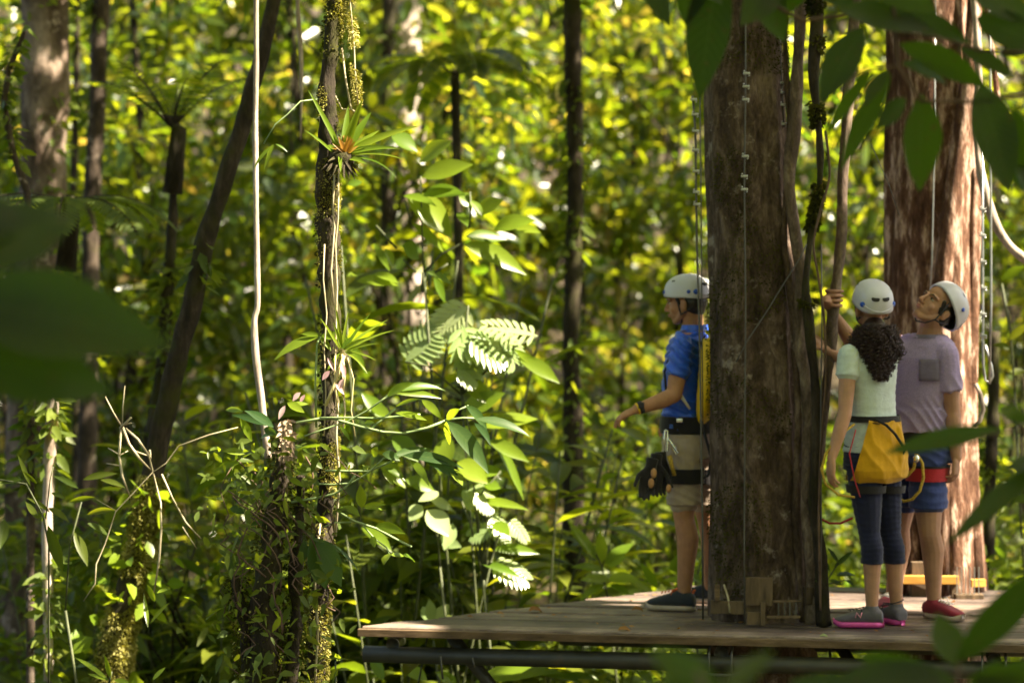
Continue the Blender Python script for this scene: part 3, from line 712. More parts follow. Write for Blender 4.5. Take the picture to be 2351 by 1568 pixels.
# ================================================================ great trunk on the platform
def gz_ext(root, mb, name, mat): return mb.build(name, mat, root)
gt = empty('tree', (1.33, 12.42, 0))
tag(gt, 'great mossy grey-brown trunk rising through the deck between the people', 'tree')
def big_trunk(cpts, rad, ridge, n=96, dz=.03, seed=0, amp=1):
    """cpts: list of (z, cx, cy, r)"""
    m = MB(); vs = []; fs = []
    z = cpts[-1][0]; zs = []
    while z < cpts[0][0]: zs.append(z); z += dz
    zs.append(cpts[0][0])
    for z in zs:
        for i in range(len(cpts) - 1):
            if cpts[i][0] >= z >= cpts[i + 1][0]:
                u = (z - cpts[i + 1][0]) / max(1e-6, cpts[i][0] - cpts[i + 1][0]); a, b = cpts[i + 1], cpts[i]; break
        cx, cy, r = [a[j] * (1 - u) + b[j] * u for j in (1, 2, 3)]
        for k in range(n):
            th = 2 * math.pi * k / n
            q = Vector((math.cos(th) * 2.2, math.sin(th) * 2.2, z * .45 + seed))
            h = noise.noise(q) * .10 + noise.noise(Vector((q.x * 2.6, q.y * 2.6, q.z * 3))) * .045 + noise.noise(Vector((q.x * 8, q.y * 8, q.z * 6))) * .022 + noise.noise(Vector((q.x * 18, q.y * 18, q.z * 22))) * .012
            h = h * amp + ridge(th, z)
            vs.append((cx + math.cos(th) * r * (1 + h), cy + math.sin(th) * r * (1 + h), z))
    for i in range(len(zs) - 1):
        for k in range(n):
            k2 = (k + 1) % n; fs.append((i * n + k, i * n + k2, (i + 1) * n + k2, (i + 1) * n + k))
    m.add(vs, fs); return m
def tx(vx, Y): return (vx - 1175.5) / F * Y
ridge1 = lambda th, z: .06 * max(0, math.cos(3 * th + 1 + z * .3)) * max(0, 1 - z / 1.2) + .12 * max(0, math.cos(5 * th)) * max(0, .35 - z) - .05 * max(0, math.cos(th - R(-20))) ** 8 * (z < 9)
m = big_trunk([(8.5, tx(1690, 12.4), 12.4, .17), (3.2, tx(1706, 12.4), 12.4, .205), (1.6, tx(1730, 12.4), 12.4, .218), (.7, tx(1742, 12.4), 12.42, .238), (.0, tx(1746, 12.4), 12.44, .262), (-3.2, tx(1748, 12.4), 12.44, .33)], 0, ridge1)
m.build('trunk', M['bark_main'], gt)
lm = MB()
for i in range(9):
    a = i * .77; b_ = Vector((tx(1695, 12.4), 12.4, 5.2 + i * .35)); e_ = b_ + Vector((math.cos(a), math.sin(a), .55)) * 2.6
    lm.tube([b_, b_.lerp(e_, .5) + Vector((0, 0, .2)), e_], [.09, .055, .02], 8)
lm.build('limb', M['bark_main'], gt)
# dark cavity streaks and moss fuzz on the trunk
def fuzz(name, parent, pts, rads, n, size, mat, face=None, thr=-.05, seed=3., spread=.02, fr=3.2):
    """moss leaflets sitting on a limb"""
    P = []; D = []; N = []
    pts = [Vector(p) for p in pts]; seg = [(pts[i + 1] - pts[i]).length for i in range(len(pts) - 1)]; tot = sum(seg)
    tries = 0
    while len(P) < n and tries < n * 14:
        tries += 1
        u = random.random() * tot; i = 0
        while i < len(seg) - 1 and u > seg[i]: u -= seg[i]; i += 1
        t = min(1, u / seg[i]); c = pts[i].lerp(pts[i + 1], t); r = rads[i] * (1 - t) + rads[i + 1] * t
        ax = (pts[i + 1] - pts[i]).normalized(); s1 = ax.orthogonal().normalized(); s2 = ax.cross(s1)
        th = random.uniform(0, 6.283); d_ = s1 * math.cos(th) + s2 * math.sin(th)
        if face is not None and d_.dot(face) < random.uniform(-.5, .6): continue
        p = c + d_ * r
        if noise.noise(p * fr + Vector((seed, 0, 0))) < thr: continue
        P.append(p + d_ * random.uniform(-.003, spread)); D.append(d_ + Vector([random.uniform(-.9, .9) for _ in range(3)]) + Vector((0, 0, -.3))); N.append(Vector([random.uniform(-1, 1) for _ in range(3)]))
    k = len(P)
    if not k: return
    Ls = np.array([size * random.uniform(.5, 1.5) for _ in range(k)])
    rn = np.array([min(1, max(0, .5 + noise.noise(p * 9) * .8 + random.uniform(-.2, .2))) for p in P])
    return leaves_np(name, mat, np.array([tuple(p) for p in P]), np.array([tuple(p) for p in D]), np.array([tuple(p) for p in N]), Ls, Ls * .6, rn, parent)
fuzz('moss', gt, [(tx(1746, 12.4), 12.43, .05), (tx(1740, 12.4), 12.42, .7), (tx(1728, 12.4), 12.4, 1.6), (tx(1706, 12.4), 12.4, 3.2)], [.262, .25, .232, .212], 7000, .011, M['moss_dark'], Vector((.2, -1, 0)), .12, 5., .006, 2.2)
# timber collar round the foot of the trunk
cl = empty('timber_collar', (1.33, 12.2, 0)); tag(cl, 'timber collar of boards and blocks bolted round the great trunk foot', 'collar')
def vbox(x0, x1, y0, y1, Y, th, mat, name, parent, rz=0, bev=.003):
    c = A((x0 + x1) / 2, (y0 + y1) / 2, Y); m = MB(); m.box(c, (px(x1 - x0, Y), th, px(y1 - y0, Y)), Matrix.Rotation(rz, 3, 'Z'), bev=bev)
    return m.build(name, M[mat], parent, smooth=False)
vbox(1632, 1752, 1378, 1408, 12.13, .03, 'wood_block', 'band_board', cl, R(-10))
vbox(1712, 1774, 1324, 1388, 12.09, .035, 'wood_block', 'wood_block', cl, R(-6))
vbox(1746, 1757, 1380, 1434, 12.05, .02, 'wood_block', 'upright', cl)
vbox(1714, 1746, 1404, 1432, 12.07, .03, 'wood_block', 'wood_block', cl)
vbox(1774, 1840, 1376, 1381, 12.07, .02, 'wood_block', 'band_board', cl, R(8))
vbox(1760, 1838, 1412, 1418, 12.05, .02, 'wood_block', 'band_board', cl, R(4))
for x in (1786, 1800, 1812, 1826): vbox(x, x + 3, 1381, 1415, 12.06, .006, 'steel_dark', 'bolt', cl, 0, .001)
vbox(1848, 1876, 1345, 1385, 12.18, .05, 'wood_block', 'wood_block', cl, R(12))
vbox(1640, 1652, 1340, 1378, 12.13, .02, 'fascia', 'slat', cl, .1)
m = MB(); m.tube([A(1662, 1340, 12.14), A(1672, 1372, 12.13), A(1676, 1405, 12.12)], .006, 6); m.build('root', M['twig'], cl)

# ================================================================ red-barked tree behind
rt = empty('tree', (2.33, 13.6, 0)); tag(rt, 'huge red-brown trunk with sunlit flaky bark behind the couple', 'tree')
ridge2 = lambda th, z: .16 * max(0, math.cos(th - R(-70))) ** 14 + .10 * max(0, math.cos(th - R(-40) - z * .06)) ** 20 + .16 * max(0, .4 - z) * max(0, math.cos(4 * th + .8)) + .03 * math.cos(7 * th + z)
m = big_trunk([(9, tx(2125, 13.6), 13.6, .20), (3.3, tx(2132, 13.6), 13.6, .232), (1.5, tx(2133, 13.6), 13.6, .245), (.6, tx(2138, 13.6), 13.6, .25), (0, tx(2150, 13.6), 13.6, .258), (-3.2, tx(2150, 13.6), 13.6, .34)], 0, ridge2, seed=7, amp=1.25)
m.build('trunk', M['bark_red'], rt)
m = MB()
m.tube([A(2240, -80, 13.35), A(2236, 60, 13.33), A(2222, 210, 13.33), A(2205, 330, 13.33), A(2185, 470, 13.33), A(2168, 600, 13.33), A(2160, 760, 13.34), A(2155, 1000, 13.33), A(2150, 1370, 13.3)], [px(q, 13.3) for q in (15, 19, 19, 20, 21, 22, 24, 26, 30)], 16, wob=.35, fr=5)
m.build('root', M['bark_red'], rt)
m = MB()
m.tube([A(2250, 380, 13.45), A(2235, 600, 13.45), A(2228, 900, 13.45), A(2232, 1150, 13.43), A(2238, 1372, 13.4)], [px(q, 13.3) for q in (10, 14, 16, 18, 26)], 12, wob=.35, fr=5)
m.build('root', M['bark_red'], rt)
m = MB()
m.tube([A(2085, 1130, 13.42), A(2078, 1250, 13.4), A(2068, 1372, 13.36)], [px(q, 13.3) for q in (10, 17, 22)], 12, wob=.3, fr=5)
m.tube([A(2110, 1080, 13.4), A(2100, 1250, 13.38), A(2092, 1372, 13.34)], [px(q, 13.3) for q in (8, 14, 18)], 12, wob=.3, fr=5)
m.build('root', M['bark_red'], rt)
lm = MB()
for i in range(8):
    a = i * .85; b_ = Vector((tx(2125, 13.6), 13.6, 5.8 + i * .35)); e_ = b_ + Vector((math.cos(a), math.sin(a), .55)) * 2.6
    lm.tube([b_, b_.lerp(e_, .5) + Vector((0, 0, .2)), e_], [.09, .055, .02], 8)
lm.build('limb', M['bark_red'], rt)
c2 = empty('timber_collar', (2.35, 13.2, 0)); tag(c2, 'yellow timber frame round the foot of the red-barked trunk', 'collar')
vbox(2072, 2200, 1320, 1339, 13.18, .04, 'wood_yellow', 'beam', c2, R(-4))
vbox(2092, 2126, 1288, 1372, 13.24, .05, 'wood_block', 'wood_block', c2)
vbox(2192, 2256, 1362, 1373, 13.14, .08, 'wood_block', 'base_board', c2)
vbox(2228, 2262, 1328, 1345, 13.2, .04, 'wood_yellow', 'beam', c2, R(10))
for x in (2196, 2206, 2216, 2226, 2236, 2246): vbox(x, x + 2.5, 1300, 1364, 13.12, .006, 'steel', 'bolt', c2, 0, .001)
vbox(2184, 2200, 1325, 1372, 13.2, .03, 'wood_block', 'upright', c2)

# ================================================================ climbing vines
def vine(label, pts, rads, Y, mat='bark_dark', dys=None, name='vine', wob=.35, fr=6, n=10, extra=None, sub=6, group=None, amp=.35):
    P3 = [A(x, y, Y + (dys[i] if dys else 0)) for i, (x, y) in enumerate(pts)]
    # smooth Catmull path
    Q = []; Rr = []
    for i in range(len(P3) - 1):
        p0 = P3[max(0, i - 1)]; p1 = P3[i]; p2 = P3[i + 1]; p3 = P3[min(len(P3) - 1, i + 2)]
        for j in range(sub):
            t = j / sub
            q = .5 * ((2 * p1) + (p2 - p0) * t + (2 * p0 - 5 * p1 + 4 * p2 - p3) * t * t + (3 * p1 - p0 - 3 * p2 + p3) * t ** 3)
            r = px(rads[i] * (1 - t) + rads[i + 1] * t, Y)
            q = q + Vector((noise.noise(q * 2.5), noise.noise(q * 2.5 + Vector((9, 0, 0))), 0)) * r * amp
            Q.append(q); Rr.append(r)
    Q.append(P3[-1]); Rr.append(px(rads[-1], Y))
    m = MB(); m.tube(Q, Rr, n, wob=wob, fr=fr)
    o = m.build(name, M[mat]); tag(o, label, 'vine', group); return o, Q, Rr
_, Q1, R1 = vine('thick dark liana climbing tightly along the right side of great trunk', [(1840, -80), (1834, 60), (1828, 200), (1822, 300), (1812, 380), (1815, 470), (1828, 560), (1842, 650), (1835, 760), (1848, 870), (1858, 1000), (1852, 1150), (1862, 1300), (1868, 1432)],
     [15, 15, 15, 14, 15, 14, 14, 15, 15, 16, 14, 14, 16, 20], 12.2, 'bark_liana')
_, Q2, R2 = vine('looping mossy liana just right of the thick dark one', [(1868, -80), (1872, 60), (1868, 160), (1872, 230), (1880, 300), (1884, 380), (1878, 450), (1866, 510), (1856, 580), (1850, 660), (1858, 750), (1870, 860), (1876, 1000), (1872, 1150), (1885, 1300), (1892, 1434)],
     [17, 16, 12, 11, 9, 8, 8, 8, 9, 11, 12, 12, 12, 14, 15, 18], 12.1, 'bark_dark')
vine('slender twisted root pressed between trunk and liana', [(1800, 60), (1806, 180), (1812, 300), (1806, 420), (1800, 560), (1820, 700), (1828, 860), (1832, 1000), (1826, 1200), (1845, 1425)], [6, 7, 6, 7, 8, 9, 9, 8, 9, 10], 12.22, 'bark_main')
vine('straight brown liana gripped by the man and the woman', [(1962, -80), (1958, 60), (1952, 160), (1946, 260), (1938, 380), (1934, 480), (1926, 600), (1914, 700), (1906, 780), (1900, 860), (1890, 960), (1880, 1080), (1872, 1200), (1880, 1432)],
     [14, 14, 14, 13, 12, 12, 13, 14, 13, 12, 11, 10, 10, 10], 12.33, 'bark_liana', wob=.25)
vine('thin dark vine running down behind the held liana', [(1895, 300), (1905, 400), (1884, 480), (1868, 560), (1880, 640), (1893, 740), (1896, 860), (1886, 1000), (1880, 1200), (1884, 1400)], [3] * 10, 12.0, 'twig_dark', n=6)
vine('bright curved liana sweeping out right of the red-barked trunk', [(2232, -80), (2240, 60), (2247, 180), (2245, 300), (2248, 370), (2262, 440), (2280, 500), (2310, 555), (2351, 592), (2420, 630)], [7, 9, 10, 9, 10, 12, 12, 12, 12, 12], 13.1, 'bark_pale')
vine('thin vertical liana at upper right edge beside the hooked cable', [(2260, -80), (2268, 40), (2282, 140), (2290, 260), (2288, 400)], [5, 5, 6, 6, 4], 13.6, 'bark_red')
fuzz('moss', None, Q2[:60:3], R2[:60:3], 2500, .018, M['moss_dark'], None, .05, 2., .012)
tag(bpy.data.objects['moss.001'] if 'moss.001' in bpy.data.objects else bpy.data.objects['moss'], 'dark moss tufts growing along the looping liana', 'moss', kind='stuff')
# white hanging lianas
vine('pale grey-white liana hanging nearly straight down left of centre', [(588, -80), (588, 150), (586, 300), (588, 480), (590, 620), (591, 700), (584, 735), (586, 800), (592, 860), (600, 920), (607, 980), (616, 1050)], [6.2, 6.2, 6.2, 6.2, 6.5, 7, 7, 8, 8.5, 9, 9, 8], 11.8, 'bark_pale', wob=.15, amp=.12)
vine('short pale liana hanging at the top edge', [(682, -80), (684, 20), (690, 90), (693, 180), (690, 320)], [4.5, 5, 5, 4, 2], 13.5, 'bark_pale')
# ================================================================ cables
def cable(label, pts, Y, r=.0055, mat='steel_dark', dys=None, clamps=(), name='cable', loop=None, thin=None):
    P3 = [A(x, y, Y + (dys[i] if dys else 0)) for i, (x, y) in enumerate(pts)]
    m = MB(); m.tube(P3, r, 8); o = m.build(name, M[mat]); tag(o, label, 'cable')
    for (x, y) in clamps:
        c = A(x, y, Y - .012); k = MB()
        k.box(c, (.034, .016, .012), bev=.002); k.tube([c + Vector((-.012, -.014, .012)), c + Vector((-.012, .012, .012))], .004, 6); k.tube([c + Vector((.012, -.014, -.012)), c + Vector((.012, .012, -.012))], .004, 6)
        kk = k.build('clamp', M['steel'], None); kk.parent = o
    return o
cable('steel cable with clamps down the front of the great trunk', [(1712, -80), (1712, 200), (1709, 420), (1712, 700), (1710, 1000), (1709, 1250), (1710, 1432)], 12.05, .0040, 'steel_dark',
      dys=[.07, .06, .05, .03, .01, -.01, -.02], clamps=[(1714, 168), (1713, 198), (1712, 228), (1711, 358), (1709, 404), (1709, 434)])
cable('dark cable with shackles hanging at the left edge of great trunk', [(1590, 220), (1597, 300), (1598, 420), (1600, 560), (1606, 760), (1610, 1000), (1613, 1200), (1614, 1420)], 12.2, .005, 'steel_dark',
      clamps=[(1593, 228), (1596, 262), (1597, 300), (1597, 344), (1598, 392), (1599, 440), (1600, 468)])
cable('second thin cable close left of the great trunk', [(1606, 150), (1610, 480), (1612, 760), (1614, 990)], 12.25, .003, 'steel_dark')
cable('short cable with clamps between trunk and liana, upper right', [(1792, -60), (1790, 100), (1795, 200), (1800, 290)], 12.3, .005, 'steel_dark', clamps=[(1794, 190), (1797, 212), (1798, 240), (1800, 284)])
cable('slack cable slanting across the great trunk to its liana', [(1852, 560), (1838, 590), (1800, 650), (1760, 715), (1720, 775), (1690, 830)], 12.02, .0032, 'steel_dark', dys=[-.02, -.02, -.01, 0, 0, .02])
cable('grey cable hanging free at far right edge', [(2274, -80), (2274, 200), (2275, 500), (2276, 700), (2272, 880)], 12.9, .006, 'steel')
o = cable('chained cable with shackle ring right of the red-barked trunk', [(2256, 300), (2256, 560), (2257, 780), (2258, 840), (2262, 872), (2272, 878), (2280, 862), (2276, 838), (2268, 812), (2262, 790)], 13.0, .0065, 'steel',
      clamps=[(2256, 480), (2256, 540), (2257, 600), (2258, 660), (2257, 720), (2258, 770)])
cable('pale curved rope end beside the red-barked trunk', [(2240, 880), (2252, 905), (2258, 940), (2250, 965), (2236, 980)], 13.0, .011, 'bark_pale', name='rope')
cable('thin cable running down the shaded red bark', [(2148, -60), (2146, 300), (2140, 600), (2136, 660)], 13.2, .004, 'steel')
cable('thin dark line dangling behind the man and woman liana', [(2000, 330), (2040, 420), (2065, 495)], 11.9, .002, 'steel_dark')
cable('thin black cable beside the liana above the red strap', [(1886, 560), (1887, 760), (1884, 1000), (1886, 1200), (1884, 1390)], 12.0, .0035, 'steel_dark')

# ================================================================ mossy bromeliad trunk (in focus)
YT = 10.5
bt = empty('tree', A(722, 1568, YT)); tag(bt, 'slender mossy trunk carrying bromeliads, left of centre', 'tree')
bp = [(782, -400), (776, -60), (766, 60), (752, 200), (750, 330), (752, 480), (756, 640), (757, 800), (756, 950), (750, 1100), (737, 1300), (724, 1568), (716, 2080)]
br = [14, 16, 17, 19, 23, 24, 22, 20, 18, 19, 20, 22, 26]
Pb = [A(x, y, YT) for x, y in bp]; Pb[-1].z = -2.9; Rb = [px(q, YT) for q in br]
Pd = []; Rd = []
for i in range(len(Pb) - 1):
    k = 10
    for j in range(k): Pd.append(Pb[i].lerp(Pb[i + 1], j / k) + Vector((noise.noise(Vector((i + j / k, 0, 0)) * .9), 0, 0)) * .012); Rd.append(Rb[i] * (1 - j / k) + Rb[i + 1] * j / k)
m = MB(); m.tube(Pd, Rd, 22, wob=.45, fr=14); m.build('trunk', M['bark_dark'], bt)
rootm = MB()
for (pl, r) in [([(768, 400), (764, 470), (768, 520), (760, 620), (766, 700)], 2.5), ([(778, 395), (776, 500), (770, 560), (774, 660), (770, 800), (768, 900)], 2.2), ([(745, 560), (742, 640), (750, 720), (744, 800), (748, 900), (744, 1000)], 1.8),
                ([(760, 860), (776, 920), (772, 1000), (780, 1100), (770, 1230)], 3), ([(786, 860), (792, 940), (786, 1000)], 2), ([(735, 1200), (722, 1330), (730, 1450), (722, 1580)], 3)]:
    rootm.tube([A(x, y, YT - .06 - random.uniform(0, .02)) for x, y in pl], px(r, YT), 6)
rootm.build('root', M['twig'], bt)
sunf = Vector((.8, -.6, .1)).normalized()
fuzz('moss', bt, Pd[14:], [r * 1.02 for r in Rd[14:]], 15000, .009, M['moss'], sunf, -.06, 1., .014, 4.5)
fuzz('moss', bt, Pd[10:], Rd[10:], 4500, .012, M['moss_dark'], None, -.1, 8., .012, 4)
# hanging moss strand
mb_ = [A(805, 20, YT), A(812, 90, YT), A(815, 160, YT), A(822, 240, YT)]
fuzz('moss', bt, [A(800, -80, YT)] + mb_, [.012] * 5, 1500, .009, M['moss'], None, -.25, 2., .012, 9)
m = MB(); m.tube([A(776, -60, YT), A(798, -70, YT), A(803, 0, YT)] + mb_, .004, 6); m.tube([A(785, 110, YT), A(793, 180, YT), A(806, 250, YT), A(822, 262, YT)], .005, 6); m.tube([A(760, 200, YT), A(785, 250, YT), A(806, 250, YT)], .004, 6); m.build('root', M['twig'], bt)
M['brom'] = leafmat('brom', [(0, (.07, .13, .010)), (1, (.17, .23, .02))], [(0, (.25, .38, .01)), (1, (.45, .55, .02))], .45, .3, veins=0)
M['brom_base'] = leafmat('brom_base', [(0, (.22, .09, .015)), (1, (.30, .18, .03))], [(0, (.4, .18, .02)), (1, (.5, .34, .03))], .4, .4)
def strap(mb, b, t, w, Y, dy=0, sag=.25, rnd=.5):
    p0 = A(b[0], b[1], Y); p1 = A(t[0], t[1], Y + dy); L = (p1 - p0).length
    mb.leaf(p0, (p1 - p0).normalized() + Vector((0, 0, sag * .7)), (0.2, -1, .5), L * (1 + sag * .15), px(w, Y), droop=sag, fold=.35, seg=12, rnd=rnd, peak=.25, tip=.8)
br_ = empty('bromeliad', A(785, 345, YT - .06)); tag(br_, 'large spiky bromeliad with orange-flushed base on the mossy trunk', 'bromeliad')
m = MB()
for b, t, w, sag in [((790, 345), (832, 228), 22, .05), ((795, 345), (852, 258), 22, .1), ((800, 348), (960, 292), 20, .2), ((800, 350), (915, 345), 16, .3), ((780, 340), (708, 208), 14, .1), ((770, 345), (748, 330), 14, .1),
                     ((775, 345), (745, 262), 14, .1), ((788, 345), (800, 240), 18, .05), ((800, 355), (925, 372), 8, .35), ((800, 360), (895, 420), 6, .8), ((795, 350), (842, 340), 22, .3), ((765, 350), (700, 300), 8, .2),
                     ((785, 350), (765, 320), 16, .05), ((790, 350), (812, 300), 16, .05), ((798, 350), (870, 300), 16, .1), ((780, 352), (782, 395), 10, .1), ((806, 350), (878, 318), 12, .25), ((797, 362), (840, 378), 14, .3)]:
    strap(m, b, t, w, YT - .07, random.uniform(-.12, .1), sag, random.random())
m.build('leaves', M['brom'], br_)
m = MB()
for k in range(16):
    a = random.uniform(-1.3, 1.3); strap(m, (790 + random.uniform(-8, 10), 352), (792 + 34 * math.sin(a), 352 - 42 * math.cos(a)), 10, YT - .085, random.uniform(-.03, .03), .05, random.random())
m.build('leaf_bases', M['brom_base'], br_)
m = MB(); m.ell(A(785, 362, YT - .05), px(30, YT), .05, px(26, YT)); 
for k in range(40):
    a = random.uniform(0, 6.28); m.leaf(A(785, 360, YT - .05), (math.cos(a), -abs(math.sin(a)) * .6, random.uniform(-.9, .1)), (0, -1, .3), px(random.uniform(30, 70), YT), .014, droop=.4, rnd=random.random())
m.build('dead_leaves', M['bark_dark'], br_)
b2 = empty('bromeliad', A(785, 800, YT - .06)); tag(b2, 'smaller narrow-leaved epiphyte with pink petals lower on the mossy trunk', 'epiphyte')
m = MB()
for b, t, w, sag in [((785, 800), (770, 700), 9, .1), ((785, 800), (800, 712), 8, .1), ((790, 800), (850, 720), 8, .15), ((790, 800), (890, 735), 7, .2), ((790, 805), (905, 760), 7, .25), ((795, 805), (870, 790), 8, .3), ((785, 800), (765, 740), 10, .1),
                     ((780, 800), (735, 730), 8, .2), ((790, 800), (826, 752), 10, .15), ((790, 806), (860, 830), 7, .4), ((790, 806), (834, 862), 8, .7), ((780, 810), (750, 860), 8, .4), ((786, 800), (810, 770), 14, .1), ((788, 802), (845, 775), 12, .2)]:
    strap(m, b, t, w, YT - .07, random.uniform(-.1, .08), sag, random.random())
m.build('leaves', M['brom'], b2)
M['petal'] = leafmat('petal', [(0, (.50, .30, .34)), (1, (.68, .48, .50))], [(0, (.6, .35, .4)), (1, (.7, .5, .5))], .35, .5)
M['stalk'] = plain('stalk', (.50, .42, .20), .6)
m = MB()
for b, t, w in [((757, 850), (740, 872), 14), ((790, 868), (778, 895), 14), ((690, 900), (672, 920), 14), ((700, 905), (688, 925), 10), ((770, 880), (790, 905), 12), ((784, 830), (792, 868), 14), ((655, 930), (640, 962), 14), ((752, 820), (766, 850), 10)]:
    m.vleaf(b, t, w, YT - .1, fold=.4, droop=.3, seg=5)
m.build('petals', M['petal'], b2)
m = MB()
for pl, r in [([(790, 815), (775, 860), (760, 900), (748, 930)], 4), ([(785, 812), (792, 860), (786, 910)], 3), ([(798, 820), (812, 870), (806, 940), (815, 1000)], 1.6), ([(770, 815), (768, 870), (776, 950)], 2)]:
    m.tube([A(x, y, YT - .09) for x, y in pl], px(r, YT), 6)
m.build('stalk', M['stalk'], b2)
# green upright stem left of the trunk with broad pale-green leaf pair
gs = empty('climbing_plant', A(722, 950, YT)); tag(gs, 'thin green climber with arching leaves left of the mossy trunk', 'climber')
m = MB(); m.tube([A(726, 980, YT - .05), A(724, 880, YT - .05), A(728, 790, YT - .05), A(735, 772, YT - .04)], px(2.6, YT), 6)
m.build('stem', M['stem'], gs)
m = MB(); m.tube([A(605, 330, 10.4), A(632, 285, 10.4), A(660, 262, 10.4), A(690, 232, 10.42), A(745, 225, YT)], px(1.6, YT), 5); m.build('tendril', M['stem'], gs)
m = MB()
for b, t, w, dr in [((732, 772), (628, 830), 26, .5), ((735, 772), (790, 770), 22, .2), ((735, 775), (760, 805), 18, .3), ((790, 770), (836, 860), 20, .6), ((735, 770), (690, 765), 14, .3)]:
    m.vleaf(b, t, w, YT - .06, droop=dr)
for b, t, w, dr in [((628, 332), (584, 392), 9, .6), ((630, 332), (606, 392), 9, .4), ((632, 330), (660, 350), 7, .5), ((628, 330), (612, 368), 8, .5)]:
    m.vleaf(b, t, w, 10.4, droop=dr)
m.build('leaves', M['brom'], gs)

# ================================================================ tangled stump left of the trunk (in focus)
YS = 10.35
stp = empty('tree_stump', A(620, 1568, YS)); tag(stp, 'broken mossy stump tangled with vines below the white liana', 'stump')
m = MB()
for pl, rr in [([(652, 985), (648, 1050), (640, 1130), (622, 1240), (605, 1380), (600, 1568), (596, 2100)], [11, 16, 20, 26, 32, 38, 44]), ([(690, 1090), (688, 1200), (682, 1320), (676, 1450), (668, 1568), (655, 2100)], [8, 11, 14, 16, 18, 26]), ([(540, 1320), (560, 1420), (572, 1568), (580, 2100)], [9, 14, 18, 24])]:
    pts = [A(x, y, YS) for x, y in pl]; pts[-1].z = -2.9
    Pn = []; Rn = []
    for i in range(len(pts) - 1):
        for j in range(9): Pn.append(pts[i].lerp(pts[i + 1], j / 9)); Rn.append(px(rr[i] * (1 - j / 9) + rr[i + 1] * j / 9, YS))
    m.tube(Pn + [pts[-1]], Rn + [px(rr[-1], YS)], 18, wob=.7, fr=11)
    fuzz('moss', stp, Pn, [r * 1.05 for r in Rn], 2600, .016, M['moss_dark'], None, -.12, random.random() * 9, .03, 5)
    fuzz('moss', stp, Pn, [r * 1.05 for r in Rn], 500, .013, M['moss'], None, .1, random.random() * 9, .03, 6)
m.build('trunk', M['bark_dark'], stp)
m = MB()
for k in range(90):
    p = A(655 + random.uniform(-14, 18), 965 + random.uniform(0, 90), YS - .06 + random.uniform(-.03, .03))
    m.leaf(p, (random.uniform(-1, 1), random.uniform(-1, 0), random.uniform(-1, .5)), (0, -1, 0), random.uniform(.02, .05), .018, rnd=random.random(), droop=.5, seg=3, fold=.4)
M['husk'] = plain('husk', (.33, .24, .17), .8, var=.35); m.build('dead_leaves', M['husk'], stp)
m = MB()
for k in range(46):
    x = random.uniform(500, 760); y = random.uniform(1000, 1450); pts = []
    a = random.uniform(-1, 1); yy = YS + random.uniform(-.22, .15)
    for i in range(7):
        pts.append(A(x, y, yy)); x += 22 * math.cos(a) * random.choice((1, 1, -1)); y += 10 + 20 * abs(math.sin(a)); a += random.uniform(-.7, .7); yy += random.uniform(-.02, .02)
    m.tube(pts, px(random.uniform(.7, 2.2), YS), 5)
m.build('vine_stems', M['twig_dark'], stp)
# leafy climber on the stump: arching green stems and long lance leaves
cp = empty('climbing_plant', A(680, 1000, YS)); tag(cp, 'sprawling climber with long pale stems and dark lance-shaped leaves', 'climber')
def T2(x, y): return ((650 + x / 2.34) / 1.2718, (1050 + y / 2.34) / 1.2718)
m = MB()
for pl, r in [([(500, 430), (660, 400), (760, 400), (940, 455), (1100, 492), (1240, 500), (1400, 462), (1520, 415)], 3.6), ([(660, 395), (850, 392), (1050, 398), (1200, 385), (1350, 372)], 2.8), ([(560, 520), (700, 470), (850, 420), (980, 350), (1080, 280), (1160, 220)], 2.4),
              ([(470, 970), (620, 945), (760, 915), (840, 870), (905, 790)], 3.4), ([(700, 755), (850, 757), (1000, 758), (1090, 720), (1170, 685)], 3.0), ([(620, 845), (760, 850), (880, 840), (980, 780), (1060, 710), (1100, 670), (1220, 655)], 2.4),
              ([(1020, 460), (1100, 400), (1180, 330)], 3), ([(1520, 415), (1600, 345), (1680, 310)], 2), ([(1520, 410), (1640, 395), (1760, 400)], 3), ([(790, 1035), (900, 1100), (1050, 1150), (1180, 1220), (1290, 1275)], 3.2), ([(960, 1130), (1040, 1220), (1120, 1280), (1140, 1330)], 2), ([(690, 1140), (760, 1110), (880, 1105)], 2)]:
    m.tube([A(*T2(x, y), YS - .05 + .02 * math.sin(i)) for i, (x, y) in enumerate(pl)], px(r * .85, YS), 7)
m.build('stem', M['stem'], cp)
m = MB()
dark = MB()
